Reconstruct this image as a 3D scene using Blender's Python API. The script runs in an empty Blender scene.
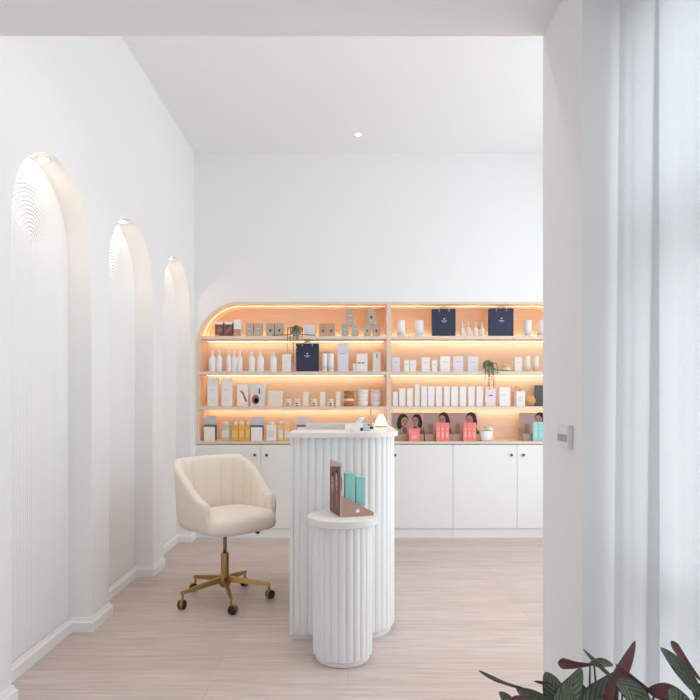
import bpy, bmesh, math, random
from mathutils import Vector, Matrix
R = random.Random(7)
PI = math.pi
sc = bpy.context.scene
COL = sc.collection
F, VX, VY, CH = 600.0, 348.0, 399.0, 1.30          # focal length in px, vanishing point, eye height


def at(x, y, Y):
    return Vector(((x - VX) * Y / F, Y, CH - (y - VY) * Y / F))


# ------------------------------------------------------------------ materials
def lin(c):
    return tuple(((v / 255) / 12.92 if v / 255 <= .04045 else ((v / 255 + .055) / 1.055) ** 2.4) for v in c) + (1,)


def nodes(name):
    m = bpy.data.materials.new(name)
    m.use_nodes = True
    nt = m.node_tree
    return m, nt, nt.nodes['Principled BSDF']


def mat(name, rgb, rough=.5, metal=0, var=.04, scale=40, bump=0, emit=None, spec=.5, trans=0, stretch=(1, 1, 1), alpha=1):
    """Principled surface with a fine procedural variation of its colour."""
    m, nt, b = nodes(name)
    c = lin(rgb)
    tc = nt.nodes.new('ShaderNodeTexCoord')
    mp = nt.nodes.new('ShaderNodeMapping')
    mp.inputs['Scale'].default_value = stretch
    nz = nt.nodes.new('ShaderNodeTexNoise')
    nz.inputs['Scale'].default_value = scale
    nz.inputs['Detail'].default_value = 3
    nt.links.new(tc.outputs['Object'], mp.inputs['Vector'])
    nt.links.new(mp.outputs['Vector'], nz.inputs['Vector'])
    mx = nt.nodes.new('ShaderNodeMix')
    mx.data_type = 'RGBA'
    mx.inputs['A'].default_value = tuple(v * (1 - var) for v in c[:3]) + (1,)
    mx.inputs['B'].default_value = tuple(min(1, v * (1 + var)) for v in c[:3]) + (1,)
    nt.links.new(nz.outputs['Fac'], mx.inputs['Factor'])
    nt.links.new(mx.outputs['Result'], b.inputs['Base Color'])
    b.inputs['Roughness'].default_value = rough
    b.inputs['Metallic'].default_value = metal
    b.inputs['Specular IOR Level'].default_value = spec
    b.inputs['Transmission Weight'].default_value = trans
    b.inputs['Alpha'].default_value = alpha
    if emit:
        b.inputs['Emission Color'].default_value = tuple(emit[0]) + (1,)
        b.inputs['Emission Strength'].default_value = emit[1]
    if bump:
        bp = nt.nodes.new('ShaderNodeBump')
        bp.inputs['Strength'].default_value = bump
        bp.inputs['Distance'].default_value = .002
        nt.links.new(nz.outputs['Fac'], bp.inputs['Height'])
        nt.links.new(bp.outputs['Normal'], b.inputs['Normal'])
    return m


def wood_floor():
    m, nt, b = nodes('oak_boards')
    tc = nt.nodes.new('ShaderNodeTexCoord')
    br = nt.nodes.new('ShaderNodeTexBrick')
    br.offset, br.offset_frequency = .37, 2
    br.inputs['Scale'].default_value = 1
    br.inputs['Brick Width'].default_value = 1.7
    br.inputs['Row Height'].default_value = .16
    br.inputs['Mortar Size'].default_value = .0016
    br.inputs['Mortar Smooth'].default_value = .3
    br.inputs['Bias'].default_value = 0
    br.inputs['Color1'].default_value = lin((214, 200, 193))
    br.inputs['Color2'].default_value = lin((206, 190, 182))
    br.inputs['Mortar'].default_value = lin((188, 170, 161))
    nt.links.new(tc.outputs['Object'], br.inputs['Vector'])
    mp = nt.nodes.new('ShaderNodeMapping')
    mp.inputs['Scale'].default_value = (1.4, 17, 1)
    nz = nt.nodes.new('ShaderNodeTexNoise')
    nz.inputs['Scale'].default_value = 2.2
    nz.inputs['Detail'].default_value = 6
    nz.inputs['Roughness'].default_value = .62
    nt.links.new(tc.outputs['Object'], mp.inputs['Vector'])
    nt.links.new(mp.outputs['Vector'], nz.inputs['Vector'])
    rp = nt.nodes.new('ShaderNodeValToRGB')
    rp.color_ramp.elements[0].position = .3
    rp.color_ramp.elements[0].color = (.80, .775, .76, 1)
    rp.color_ramp.elements[1].position = .7
    rp.color_ramp.elements[1].color = (1.06, 1.05, 1.05, 1)
    nt.links.new(nz.outputs['Fac'], rp.inputs['Fac'])
    mx = nt.nodes.new('ShaderNodeMix')
    mx.data_type = 'RGBA'
    mx.blend_type = 'MULTIPLY'
    mx.inputs['Factor'].default_value = 1
    nt.links.new(br.outputs['Color'], mx.inputs['A'])
    nt.links.new(rp.outputs['Color'], mx.inputs['B'])
    nt.links.new(mx.outputs['Result'], b.inputs['Base Color'])
    b.inputs['Roughness'].default_value = .42
    b.inputs['Specular IOR Level'].default_value = .35
    return m


def curtain_mat():
    m = bpy.data.materials.new('sheer_linen')
    m.use_nodes = True
    nt = m.node_tree
    nt.nodes.clear()
    out = nt.nodes.new('ShaderNodeOutputMaterial')
    tc = nt.nodes.new('ShaderNodeTexCoord')
    w1 = nt.nodes.new('ShaderNodeTexNoise')
    mp = nt.nodes.new('ShaderNodeMapping')
    mp.inputs['Scale'].default_value = (300, 300, 60)
    w1.inputs['Scale'].default_value = 1
    w1.inputs['Detail'].default_value = 2
    nt.links.new(tc.outputs['Object'], mp.inputs['Vector'])
    nt.links.new(mp.outputs['Vector'], w1.inputs['Vector'])
    mx = nt.nodes.new('ShaderNodeMix')
    mx.data_type = 'RGBA'
    mx.inputs['A'].default_value = (.78, .80, .82, 1)
    mx.inputs['B'].default_value = (.90, .91, .92, 1)
    nt.links.new(w1.outputs['Fac'], mx.inputs['Factor'])
    d = nt.nodes.new('ShaderNodeBsdfDiffuse')
    t = nt.nodes.new('ShaderNodeBsdfTranslucent')
    tr = nt.nodes.new('ShaderNodeBsdfTransparent')
    nt.links.new(mx.outputs['Result'], d.inputs['Color'])
    nt.links.new(mx.outputs['Result'], t.inputs['Color'])
    a = nt.nodes.new('ShaderNodeMixShader')
    a.inputs[0].default_value = .55
    nt.links.new(d.outputs[0], a.inputs[1])
    nt.links.new(t.outputs[0], a.inputs[2])
    c = nt.nodes.new('ShaderNodeMixShader')
    c.inputs[0].default_value = .06
    nt.links.new(a.outputs[0], c.inputs[1])
    nt.links.new(tr.outputs[0], c.inputs[2])
    nt.links.new(c.outputs[0], out.inputs['Surface'])
    return m


def glass_mat():
    m = bpy.data.materials.new('window_glass')
    m.use_nodes = True
    nt = m.node_tree
    nt.nodes.clear()
    out = nt.nodes.new('ShaderNodeOutputMaterial')
    tr = nt.nodes.new('ShaderNodeBsdfTransparent')
    gl = nt.nodes.new('ShaderNodeBsdfGlossy')
    gl.inputs['Roughness'].default_value = .02
    mx = nt.nodes.new('ShaderNodeMixShader')
    mx.inputs[0].default_value = .05
    nt.links.new(tr.outputs[0], mx.inputs[1])
    nt.links.new(gl.outputs[0], mx.inputs[2])
    nt.links.new(mx.outputs[0], out.inputs['Surface'])
    return m


def leaf_mat():
    """Striped prayer-plant leaf: pale blade, dark green herringbone, drawn along the blade's own UV."""
    m, nt, b = nodes('leaf_top')
    uv = nt.nodes.new('ShaderNodeUVMap')
    sp = nt.nodes.new('ShaderNodeSeparateXYZ')
    nt.links.new(uv.outputs[0], sp.inputs[0])

    def M(op, a, b_=None):
        n = nt.nodes.new('ShaderNodeMath')
        n.operation = op
        for i, v in enumerate((a, b_)):
            if v is None:
                continue
            if isinstance(v, (int, float)):
                n.inputs[i].default_value = v
            else:
                nt.links.new(v, n.inputs[i])
        return n.outputs[0]
    v = M('ABSOLUTE', M('SUBTRACT', sp.outputs['Y'], .5))
    ph = M('SUBTRACT', M('MULTIPLY', sp.outputs['X'], 6.0), M('MULTIPLY', v, 5.0))
    s = M('SINE', M('MULTIPLY', ph, 2 * PI))
    rp = nt.nodes.new('ShaderNodeValToRGB')
    rp.color_ramp.elements[0].position = .15
    rp.color_ramp.elements[0].color = lin((70, 84, 66))
    rp.color_ramp.elements[1].position = .75
    rp.color_ramp.elements[1].color = lin((112, 124, 102))
    nt.links.new(M('ADD', M('MULTIPLY', s, .5), .5), rp.inputs['Fac'])
    edge = nt.nodes.new('ShaderNodeMix')
    edge.data_type = 'RGBA'
    nt.links.new(M('GREATER_THAN', v, .43), edge.inputs['Factor'])
    nt.links.new(rp.outputs['Color'], edge.inputs['A'])
    edge.inputs['B'].default_value = lin((58, 82, 62))
    nt.links.new(edge.outputs['Result'], b.inputs['Base Color'])
    b.inputs['Roughness'].default_value = .45
    return m


def wood(name, rgb, dark=.85):
    return mat(name, rgb, rough=.5, var=1 - dark, scale=3, stretch=(1.5, 22, 30))


M_ = {}
M_['wall'] = mat('white_plaster', (240, 240, 240), .85, var=.008, scale=3, spec=.2)
M_['ceil'] = mat('white_ceiling', (240, 240, 240), .9, var=.008, scale=3, spec=.2)
M_['trim'] = mat('white_trim_paint', (240, 240, 240), .5, var=.008, scale=8)
M_['floor'] = wood_floor()
M_['oak'] = wood('light_oak_veneer', (232, 206, 180), .90)
M_['oakedge'] = wood('pale_oak_edge', (226, 208, 192), .95)
M_['cab'] = mat('white_laminate', (236, 236, 234), .45, var=.006, scale=6)
M_['gap'] = mat('cabinet_carcass', (200, 200, 198), .6)
M_['knob'] = mat('pewter', (96, 92, 90), .35, metal=.8)
M_['led'] = mat('warm_led', (255, 240, 210), .5, emit=((1, .75, .53), 8.5))
M_['ledup'] = mat('warm_led_up', (255, 240, 210), .5, emit=((1, .74, .50), 22))
M_['archglow'] = mat('warm_arch_glow', (255, 240, 210), .5, emit=((1, .76, .54), .85))
M_['spot'] = mat('niche_lamp', (255, 240, 220), .5, emit=((1, .76, .55), 330))
M_['downlight'] = mat('downlight_lens', (255, 240, 220), .5, emit=((1, .80, .6), 6))
M_['desk'] = mat('desk_white', (238, 239, 240), .45, var=.006, scale=9)
M_['cap'] = mat('desk_cap_stone', (234, 230, 226), .38, var=.02, scale=14)
M_['fabric'] = mat('cream_velvet', (240, 228, 216), .85, var=.05, scale=60, bump=.15)
M_['brass'] = mat('aged_brass', (178, 140, 88), .32, metal=.9, var=.06)
M_['steel'] = mat('gas_lift_steel', (150, 146, 146), .35, metal=.8)
M_['black'] = mat('black_plastic', (34, 30, 30), .4)
M_['curtain'] = curtain_mat()
M_['glass'] = glass_mat()
M_['frame'] = mat('grey_window_frame', (120, 124, 130), .5)
M_['leaf'] = leaf_mat()
M_['leafback'] = mat('leaf_underside_maroon', (116, 68, 72), .5, var=.15, scale=90)
M_['stem'] = mat('plant_stem', (70, 56, 48), .6, var=.15)
M_['pot'] = mat('stone_pot', (196, 192, 186), .7, var=.05)
M_['soil'] = mat('potting_soil', (62, 48, 40), .95, var=.3)
M_['white'] = mat('white_card', (240, 238, 238), .5, var=.01)
M_['ivory'] = mat('ivory_card', (236, 228, 218), .5, var=.01)
M_['lilac'] = mat('pale_lilac_card', (226, 222, 236), .5, var=.01)
M_['pinkwhite'] = mat('blush_card', (238, 222, 218), .5, var=.01)
M_['grey'] = mat('grey_card', (184, 174, 163), .55, var=.03)
M_['greyd'] = mat('slate_card', (92, 96, 94), .55, var=.05)
M_['tan'] = mat('tan_card', (196, 160, 134), .55, var=.03)
M_['kraft'] = mat('taupe_display_card', (180, 148, 130), .6, var=.03)
M_['brownprint'] = mat('brown_photo_print', (110, 78, 70), .5, var=.35, scale=60)
M_['navy'] = mat('navy_paper', (42, 48, 78), .55, var=.04)
M_['ink'] = mat('dark_ink', (58, 52, 54), .6)
M_['band'] = mat('grey_blue_band', (92, 98, 108), .6)
M_['bandb'] = mat('blue_band', (86, 88, 140), .6)
M_['bandp'] = mat('mauve_band', (150, 104, 122), .6)
M_['pale'] = mat('pale_print', (222, 222, 228), .6)
M_['amber'] = mat('amber_gel', (238, 178, 72), .2, var=.06, spec=.5)
M_['amberl'] = mat('pale_amber_gel', (240, 196, 130), .2, var=.06)
M_['amberd'] = mat('brown_amber_jar', (176, 116, 58), .25, var=.08)
M_['clear'] = mat('grey_green_bottle', (196, 202, 188), .25, var=.05)
M_['bottle'] = mat('white_bottle_plastic', (240, 240, 242), .3, var=.01)
M_['coral'] = mat('coral_carton', (244, 134, 130), .5, var=.03)
M_['coralpale'] = mat('pale_coral_print', (250, 176, 168), .5)
M_['teal'] = mat('teal_carton', (150, 214, 212), .5, var=.03)
M_['tealp'] = mat('pale_teal_print', (176, 224, 222), .5)
M_['skin'] = mat('printed_skin', (206, 154, 142), .6, var=.06, scale=80)
M_['skind'] = mat('printed_skin_shadow', (160, 104, 96), .6, var=.06, scale=80)
M_['hair'] = mat('printed_hair', (54, 40, 42), .6, var=.2, scale=120)
M_['lip'] = mat('printed_lips', (168, 76, 80), .6)
M_['mauve'] = mat('mauve_photo_print', (204, 180, 180), .6, var=.05, scale=20)
M_['green'] = mat('succulent_green', (112, 122, 90), .6, var=.2, scale=90)
M_['greenp'] = mat('succulent_pale', (178, 184, 152), .6, var=.15, scale=90)
M_['rattan'] = mat('rattan', (224, 178, 120), .6, var=.12, scale=120)
M_['glassamber'] = mat('amber_stick', (226, 178, 138), .4)
M_['lamp'] = mat('lamp_shade_glow', (255, 245, 225), .6, emit=((1, .88, .70), 1.6))
M_['screen'] = mat('dark_port', (44, 44, 50), .4)
M_['bluegrey'] = mat('blue_grey_plastic', (198, 206, 218), .5)
M_['switch'] = mat('switch_plastic', (232, 228, 226), .35)
M_['switchd'] = mat('switch_rocker_grey', (186, 182, 182), .4)
M_['jute'] = mat('cream_rope', (206, 178, 158), .8)


# ------------------------------------------------------------------ geometry helpers
class MB:
    """Collects shapes for ONE mesh object."""
    def __init__(s):
        s.v, s.f, s.m, s.mats, s.sm = [], [], [], [], []

    def mi(s, m):
        if m not in s.mats:
            s.mats.append(m)
        return s.mats.index(m)

    def add(s, vs, fs, m, smooth=False, M=None):
        o = len(s.v)
        s.v += [tuple(M @ Vector(p)) if M is not None else tuple(p) for p in vs]
        k = s.mi(m)
        for f in fs:
            s.f.append([i + o for i in f])
            s.m.append(k)
            s.sm.append(smooth)
        return s

    def box(s, lo, hi, m, bev=0, M=None):
        x0, y0, z0 = lo
        x1, y1, z1 = hi
        if bev <= 0:
            vs = [(x0, y0, z0), (x1, y0, z0), (x1, y1, z0), (x0, y1, z0), (x0, y0, z1), (x1, y0, z1), (x1, y1, z1), (x0, y1, z1)]
            return s.add(vs, [(0, 3, 2, 1), (4, 5, 6, 7), (0, 1, 5, 4), (1, 2, 6, 5), (2, 3, 7, 6), (3, 0, 4, 7)], m, False, M)
        bm = bmesh.new()
        bmesh.ops.create_cube(bm, size=1)
        for v in bm.verts:
            v.co = Vector(((x0 + x1) / 2 + v.co.x * (x1 - x0), (y0 + y1) / 2 + v.co.y * (y1 - y0), (z0 + z1) / 2 + v.co.z * (z1 - z0)))
        bmesh.ops.bevel(bm, geom=bm.edges[:], offset=bev, segments=2, affect='EDGES', profile=.5)
        bm.verts.index_update()
        s.add([v.co.copy() for v in bm.verts], [[v.index for v in f.verts] for f in bm.faces], m, False, M)
        bm.free()
        return s

    def lathe(s, prof, m, n=24, smooth=True, M=None):
        vs, fs = [], []
        for (r, z) in prof:
            for k in range(n):
                a = 2 * PI * k / n
                vs.append((r * math.cos(a), r * math.sin(a), z))
        for i in range(len(prof) - 1):
            for k in range(n):
                fs.append((i * n + k, i * n + (k + 1) % n, (i + 1) * n + (k + 1) % n, (i + 1) * n + k))
        if prof[0][0] > 1e-5:
            fs.append(tuple(reversed(range(n))))
        if prof[-1][0] > 1e-5:
            fs.append(tuple((len(prof) - 1) * n + k for k in range(n)))
        return s.add(vs, fs, m, smooth, M)

    def tube(s, pts, rad, m, n=8, smooth=True, M=None):
        pts = [Vector(p) for p in pts]
        rs = rad if isinstance(rad, (list, tuple)) else [rad] * len(pts)
        vs, fs = [], []
        up = Vector((0, 0, 1))
        for i, p in enumerate(pts):
            t = (pts[min(i + 1, len(pts) - 1)] - pts[max(i - 1, 0)]).normalized()
            a = t.cross(up)
            if a.length < 1e-3:
                a = t.cross(Vector((0, 1, 0)))
            a.normalize()
            b = a.cross(t).normalized()
            for k in range(n):
                q = 2 * PI * k / n
                vs.append(p + (a * math.cos(q) + b * math.sin(q)) * rs[i])
        for i in range(len(pts) - 1):
            for k in range(n):
                fs.append((i * n + k, i * n + (k + 1) % n, (i + 1) * n + (k + 1) % n, (i + 1) * n + k))
        fs.append(tuple(reversed(range(n))))
        fs.append(tuple((len(pts) - 1) * n + k for k in range(n)))
        return s.add(vs, fs, m, smooth, M)

    def prism(s, poly, axis, a, b, m, M=None, smooth=False):
        """poly (2-D, any order) extruded along an axis from a to b."""
        n = len(poly)

        def P(u, v, w):
            return {'x': (w, u, v), 'y': (u, w, v), 'z': (u, v, w)}[axis]
        vs = [P(u, v, a) for u, v in poly] + [P(u, v, b) for u, v in poly]
        s.add(vs, [(i, (i + 1) % n, n + (i + 1) % n, n + i) for i in range(n)], m, smooth, M)
        return s.add(vs, [tuple(reversed(range(n))), tuple(range(n, 2 * n))], m, False, M)

    def ell(s, cx, cz, rx, rz, y, m, n=18, M=None, a0=0, a1=2 * PI):
        """flat print: an ellipse (or a slice of one) in the plane y, facing -y"""
        vs = [(cx + rx * math.cos(a0 + (a1 - a0) * k / n), y, cz + rz * math.sin(a0 + (a1 - a0) * k / n)) for k in range(n + 1)]
        return s.add(vs, [tuple(range(n + 1))], m, False, M)

    def build(s, name, parent=None, loc=None, rz=0):
        me = bpy.data.meshes.new(name)
        me.from_pydata(s.v, [], s.f)
        for m in s.mats:
            me.materials.append(M_[m])
        me.polygons.foreach_set('material_index', s.m)
        me.polygons.foreach_set('use_smooth', s.sm)
        bm = bmesh.new()
        bm.from_mesh(me)
        bmesh.ops.recalc_face_normals(bm, faces=bm.faces[:])
        bm.to_mesh(me)
        bm.free()
        me.update()
        o = bpy.data.objects.new(name, me)
        COL.objects.link(o)
        if parent:
            o.parent = parent
        if loc is not None:
            o.location = loc
        o.rotation_euler.z = rz
        return o


def tag(o, label, cat, group=None):
    o['label'] = label
    o['category'] = cat
    if group:
        o['group'] = group
    return o


def thing(name, label, cat, loc=(0, 0, 0), rz=0, group=None):
    o = bpy.data.objects.new(name, None)
    o.empty_display_size = .05
    COL.objects.link(o)
    o.location = loc
    o.rotation_euler.z = rz
    return tag(o, label, cat, group)


def struct(o):
    o['kind'] = 'structure'
    return o


# ------------------------------------------------------------------ the room
XL, YB, ZC = -1.436, 5.607, 3.60              # left wall, back wall, ceiling
XR = 2.28                                     # right wall of the shop
YP0, YP1, XJ, ZH = 1.75, 2.10, .6825, 2.57    # partition with the wide opening
XW = .87                                      # window wall beside the camera
YF = -2.2                                     # the front room ends behind the camera
ZF = 2.75                                     # ceiling of the front room

struct(MB().box((-1.75, YF, -.08), (XR + .15, 6.05, 0), 'floor').build('floor'))
b = MB().box((-1.75, YP1 - .02, ZC), (XR + .15, 6.05, ZC + .1), 'ceil')
b.box((-1.75, YF, ZF), (XW + .12, YP0 + .01, ZF + .1), 'ceil')
struct(b.build('ceiling'))

# left wall with three arched niches
NW, ND, NR, NS = .80, .125, .40, 2.086        # niche width, depth, radius, spring height
NC = (2.96, 4.005, 5.05)
b = MB()
ys = [YF] + [y for c in NC for y in (c - NW / 2, c + NW / 2)] + [YB + .45]
for i in range(0, len(ys), 2):
    b.add([(XL, ys[i], 0), (XL, ys[i + 1], 0), (XL, ys[i + 1], ZC), (XL, ys[i], ZC)], [(0, 1, 2, 3)], 'wall')
for c in NC:
    arc = [(c - NR * math.cos(PI * k / 48), NS + NR * math.sin(PI * k / 48)) for k in range(49)]
    for (ya, za), (yb, zb) in zip(arc, arc[1:]):
        b.add([(XL, ya, za), (XL, yb, zb), (XL, yb, ZC), (XL, ya, ZC)], [(0, 1, 2, 3)], 'wall')
    rev = [(c - NR, 0)] + arc + [(c + NR, 0)]
    vs = [(XL, y, z) for y, z in rev] + [(XL - ND - .01, y, z) for y, z in rev]
    n = len(rev)
    b.add(vs, [(i, i + 1, n + i + 1, n + i) for i in range(n - 1)], 'wall', True)
    # reeded back: nested arches that run down as straight reeds
    P, S = .02, 8
    AMP = .0058
    cols = []
    for k in range(int(NR / P * S) + 1):
        r = k * P / S
        cols.append((r, abs(math.sin(PI * r / P)) ** .7))
    vs, fs = [], []
    NA = 56
    for (r, h) in cols:
        for a in range(NA + 1):
            q = PI * a / NA
            vs.append((XL - ND + (h - 1) * AMP, c - r * math.cos(q), NS + r * math.sin(q)))
    for i in range(len(cols) - 1):
        for a in range(NA):
            fs.append((i * (NA + 1) + a, i * (NA + 1) + a + 1, (i + 1) * (NA + 1) + a + 1, (i + 1) * (NA + 1) + a))
    b.add(vs, fs, 'wall', True)
    for sg in (-1, 1):
        vs, fs = [], []
        for (r, h) in cols:
            for z, am in ((0, .0022), (NS - .45, .0022), (NS, AMP)):
                vs.append((XL - ND + (h - 1) * am, c + sg * r, z))
        fs = [(3 * i + q, 3 * i + q + 1, 3 * i + q + 4, 3 * i + q + 3) for i in range(len(cols) - 1) for q in (0, 1)]
        b.add(vs, fs, 'wall', True)
b.box((-1.75, YF, 0), (-1.66, YB + .45, ZC), 'wall')
o = struct(b.build('wall_left'))

# skirting that follows every pier and niche
prof = [(0, 0), (.018, 0), (.018, .052), (.010, .062), (.006, .078), (0, .078)]
path = [(XL, YF)]
for c in NC:
    path += [(XL, c - NR), (XL - ND + .004, c - NR), (XL - ND + .004, c + NR), (XL, c + NR)]
path += [(XL, YB)]
b = MB()
rings = []
for i, p in enumerate(path):
    ns = []
    for a_, c_ in ((i - 1, i), (i, i + 1)):
        if 0 <= a_ and c_ < len(path):
            d = Vector(path[c_]) - Vector(path[a_])
            d.normalize()
            ns.append(Vector((d.y, -d.x)))
    mvec = ns[0] if len(ns) == 1 else ns[0] + ns[1]
    rings.append([(p[0] + mvec.x * u, p[1] + mvec.y * u, z) for u, z in prof])
vs = [q for r_ in rings for q in r_]
n = len(prof)
b.add(vs, [(i * n + k, i * n + k + 1, (i + 1) * n + k + 1, (i + 1) * n + k) for i in range(len(rings) - 1) for k in range(n - 1)], 'trim')
struct(b.build('baseboard_left'))

# back wall with the round-cornered recess for the shelving
CX0, CX1, CZT, CR = -1.413, 2.179, 2.207, .40
CZB = .903


def ztop(x, ins=0):
    x0, x1, zt, r = CX0 + ins, CX1 - ins, CZT - ins, CR - ins
    if x < x0 + r:
        return zt - r + math.sqrt(max(0, r * r - (x0 + r - x) ** 2))
    if x > x1 - r:
        return zt - r + math.sqrt(max(0, r * r - (x - x1 + r) ** 2))
    return zt


def arch_xs(ins=0):
    x0, x1, r = CX0 + ins, CX1 - ins, CR - ins
    a = [x0 + r - r * math.cos(PI / 2 * k / 28) for k in range(29)]
    return a + [x1 - (x - x0) for x in reversed(a)]


b = MB()
xs = arch_xs()
b.box((-1.75, YB, 0), (CX0, 6.05, ZC), 'wall')
b.box((CX1, YB, 0), (XR + .15, 6.05, ZC), 'wall')
for xa, xb in zip(xs, xs[1:]):
    za, zb = ztop(xa), ztop(xb)
    b.add([(xa, YB, za), (xb, YB, zb), (xb, YB, ZC), (xa, YB, ZC)], [(0, 1, 2, 3)], 'wall')
    b.add([(xa, YB, za), (xb, YB, zb), (xb, 6, zb), (xa, 6, za)], [(0, 1, 2, 3)], 'wall')
b.box((CX0, 5.97, 0), (CX1, 6.05, ZC), 'wall')
struct(b.build('wall_back'))

# shop right wall with a tall paneless opening, added outside the frame and sized to light the shop
WY0, WY1, WZ0, WZ1 = 2.30, 5.30, .08, 3.30
b = MB()
b.box((XR, YP0, 0), (XR + .15, WY0, ZC), 'wall').box((XR, WY1, 0), (XR + .15, 6.05, ZC), 'wall')
b.box((XR, WY0, 0), (XR + .15, WY1, WZ0), 'wall').box((XR, WY0, WZ1), (XR + .15, WY1, ZC), 'wall')
struct(b.build('wall_right'))

# partition: header and right jamb
b = MB()
b.box((XL - .2, YP0, ZH), (XR, YP1, ZC + .05), 'wall').box((XJ, YP0, 0), (XR, YP1, ZH), 'wall')
struct(b.build('wall_front'))

# the front room's far wall behind the camera, with an opening added to light the desk
b = MB().box((-1.75, YF - .1, 0), (XW + .12, YF, .2), 'wall').box((-1.75, YF - .1, 1.75), (XW + .12, YF, ZF + .05), 'wall')
b.box((-1.75, YF - .1, .2), (-1.3, YF, 1.75), 'wall').box((-.3, YF - .1, .2), (XW + .12, YF, 1.75), 'wall')
struct(b.build('wall_behind'))

# window wall right of the camera
WZS, WZT = .06, 2.40
b = MB()
b.box((XW, YF, 0), (XW + .12, YP0, WZS), 'wall').box((XW, YF, WZT), (XW + .12, YP0, ZF + .05), 'wall')
b.box((XW, YF, WZS), (XW + .12, -1.3, WZT), 'wall')
struct(b.build('wall_window_side'))
b = MB()
for z0, z1 in ((WZS, WZS + .05), (.76, .81), (1.70, 1.76), (WZT - .05, WZT)):
    b.box((XW + .03, -1.3, z0), (XW + .08, YP0 - .01, z1), 'frame')
for y0, y1 in ((-1.3, -1.25), (.2, .25), (YP0 - .06, YP0 - .01)):
    b.box((XW + .03, y0, WZS), (XW + .08, y1, WZT), 'frame')
w = struct(b.build('window_1'))
MB().box((XW + .052, -1.26, WZS + .04), (XW + .058, YP0 - .05, WZT - .04), 'glass').build('pane', w)


# ------------------------------------------------------------------ lamps of the room, plus added unseen fill lamps
def downlight(label, loc, r, lens, group):
    t = thing('downlight', label, 'ceiling light', loc, 0, group)
    MB().lathe([(r * 1.0, 0), (r * 1.2, 0), (r * 1.2, -.002), (r * 1.05, -.0025), (r, -.002), (r, 0)], 'trim', 24).build('trim_ring', t)
    MB().lathe([(0, -.001), (r, -.001), (r, -.003), (0, -.003)], lens, 24).build('lens', t)


downlight('small round recessed downlight in the white ceiling above the shelves', (.09, 5.217, ZC), .024, 'downlight', None)
for c, nm in zip(NC, ('niche nearest the viewer, the tallest looking arch', 'middle niche between the two other arches', 'farthest niche, the arch beside the shelves')):
    downlight('warm downlight at the top of the ' + nm, (XL - .066, c, NS + NR - .003), .020, 'spot', 'downlights in the arched niches')

for x, nm in ((-.6, 'over the niches'), (.15, 'over the pedestal table'), (1.05, 'over the doorway side')):  # unseen lamps, added to brighten the desk front
    downlight('unseen ceiling downlight added for fill behind the doorway header, ' + nm, (x, 2.62, ZC), .04, 'downlight', 'unseen fill downlights added behind the header')
    sp_ = bpy.data.lights.new('added_fill_beam', 'SPOT')
    sp_.energy = 24
    sp_.spot_size = math.radians(120)
    sp_.spot_blend = 1
    sp_.shadow_soft_size = .06
    sp_.color = (1, .985, .96)
    so_ = bpy.data.objects.new('added_fill_beam', sp_)
    COL.objects.link(so_)
    so_.location = (x, 2.62, ZC - .02)

# ------------------------------------------------------------------ wall cabinetry
def rect_path(ins):
    x0, x1, zt, r = CX0 + ins, CX1 - ins, CZT - ins, CR - ins
    p = [(x0, CZB)]
    p += [(x0 + r - r * math.cos(PI / 2 * k / 28), zt - r + r * math.sin(PI / 2 * k / 28)) for k in range(29)]
    p += [(x1 - r + r * math.sin(PI / 2 * k / 28), zt - r + r * math.cos(PI / 2 * k / 28)) for k in range(29)]
    return p + [(x1, CZB)]


SY0, SY1 = YB - .006, 5.90
su = thing('shelving_unit', 'built-in oak wall shelving with rounded top corner and warm strip lights', 'shelves', (0, 0, 0))
po, pi_ = rect_path(.001), rect_path(.021)
b = MB()
for i in range(len(po) - 1):
    (a0, a1), (b0, b1), (c0, c1), (d0, d1) = po[i], po[i + 1], pi_[i + 1], pi_[i]
    vs = [(a0, SY0, a1), (b0, SY0, b1), (c0, SY0, c1), (d0, SY0, d1), (a0, SY1 + .02, a1), (b0, SY1 + .02, b1), (c0, SY1 + .02, c1), (d0, SY1 + .02, d1)]
    b.add(vs, [(0, 1, 2, 3)], 'oakedge')
    b.add(vs, [(3, 2, 6, 7), (0, 4, 5, 1)], 'oak')
b.build('surround', su)
b = MB()
xs = arch_xs(.021)
for xa, xb in zip(xs, xs[1:]):
    za, zb = ztop(xa, .021), ztop(xb, .021)
    b.add([(xa, SY1, CZB), (xb, SY1, CZB), (xb, SY1, zb), (xa, SY1, za)], [(0, 1, 2, 3)], 'oak')
b.build('back_panel', su)
DX0, DX1 = .362, .404
b = MB().box((DX0, SY0, CZB), (DX1, SY1, CZT - .021), 'oakedge')
b.build('divider', su)
SZ = (1.889, 1.557, 1.230)
BX = ((CX0 + .021, DX0), (DX1, CX1 - .021))
for z in SZ:
    for (x0, x1), sg in zip(BX, (1, -1)):
        xa, xb = x0, x1
        if z > CZT - CR:
            q = CR - .021
            e = q - math.sqrt(q * q - (z - CZT + CR) ** 2)
            xa, xb = (x0 + e, x1) if sg > 0 else (x0, x1 - e)
        MB().box((xa, SY0 + .002, z - .028), (xb, SY1, z), 'oakedge').build('shelf', su)
        MB().box((xa + .02, SY1 - .050, z - .0295), (xb - .02, SY1 - .026, z - .0282), 'led').build('led_strip', su)
        if z == SZ[0]:
            MB().box((xa + .02, SY1 - .016, z), (xb - .02, SY1 - .006, z + .006), 'ledup').build('led_strip', su)
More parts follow.
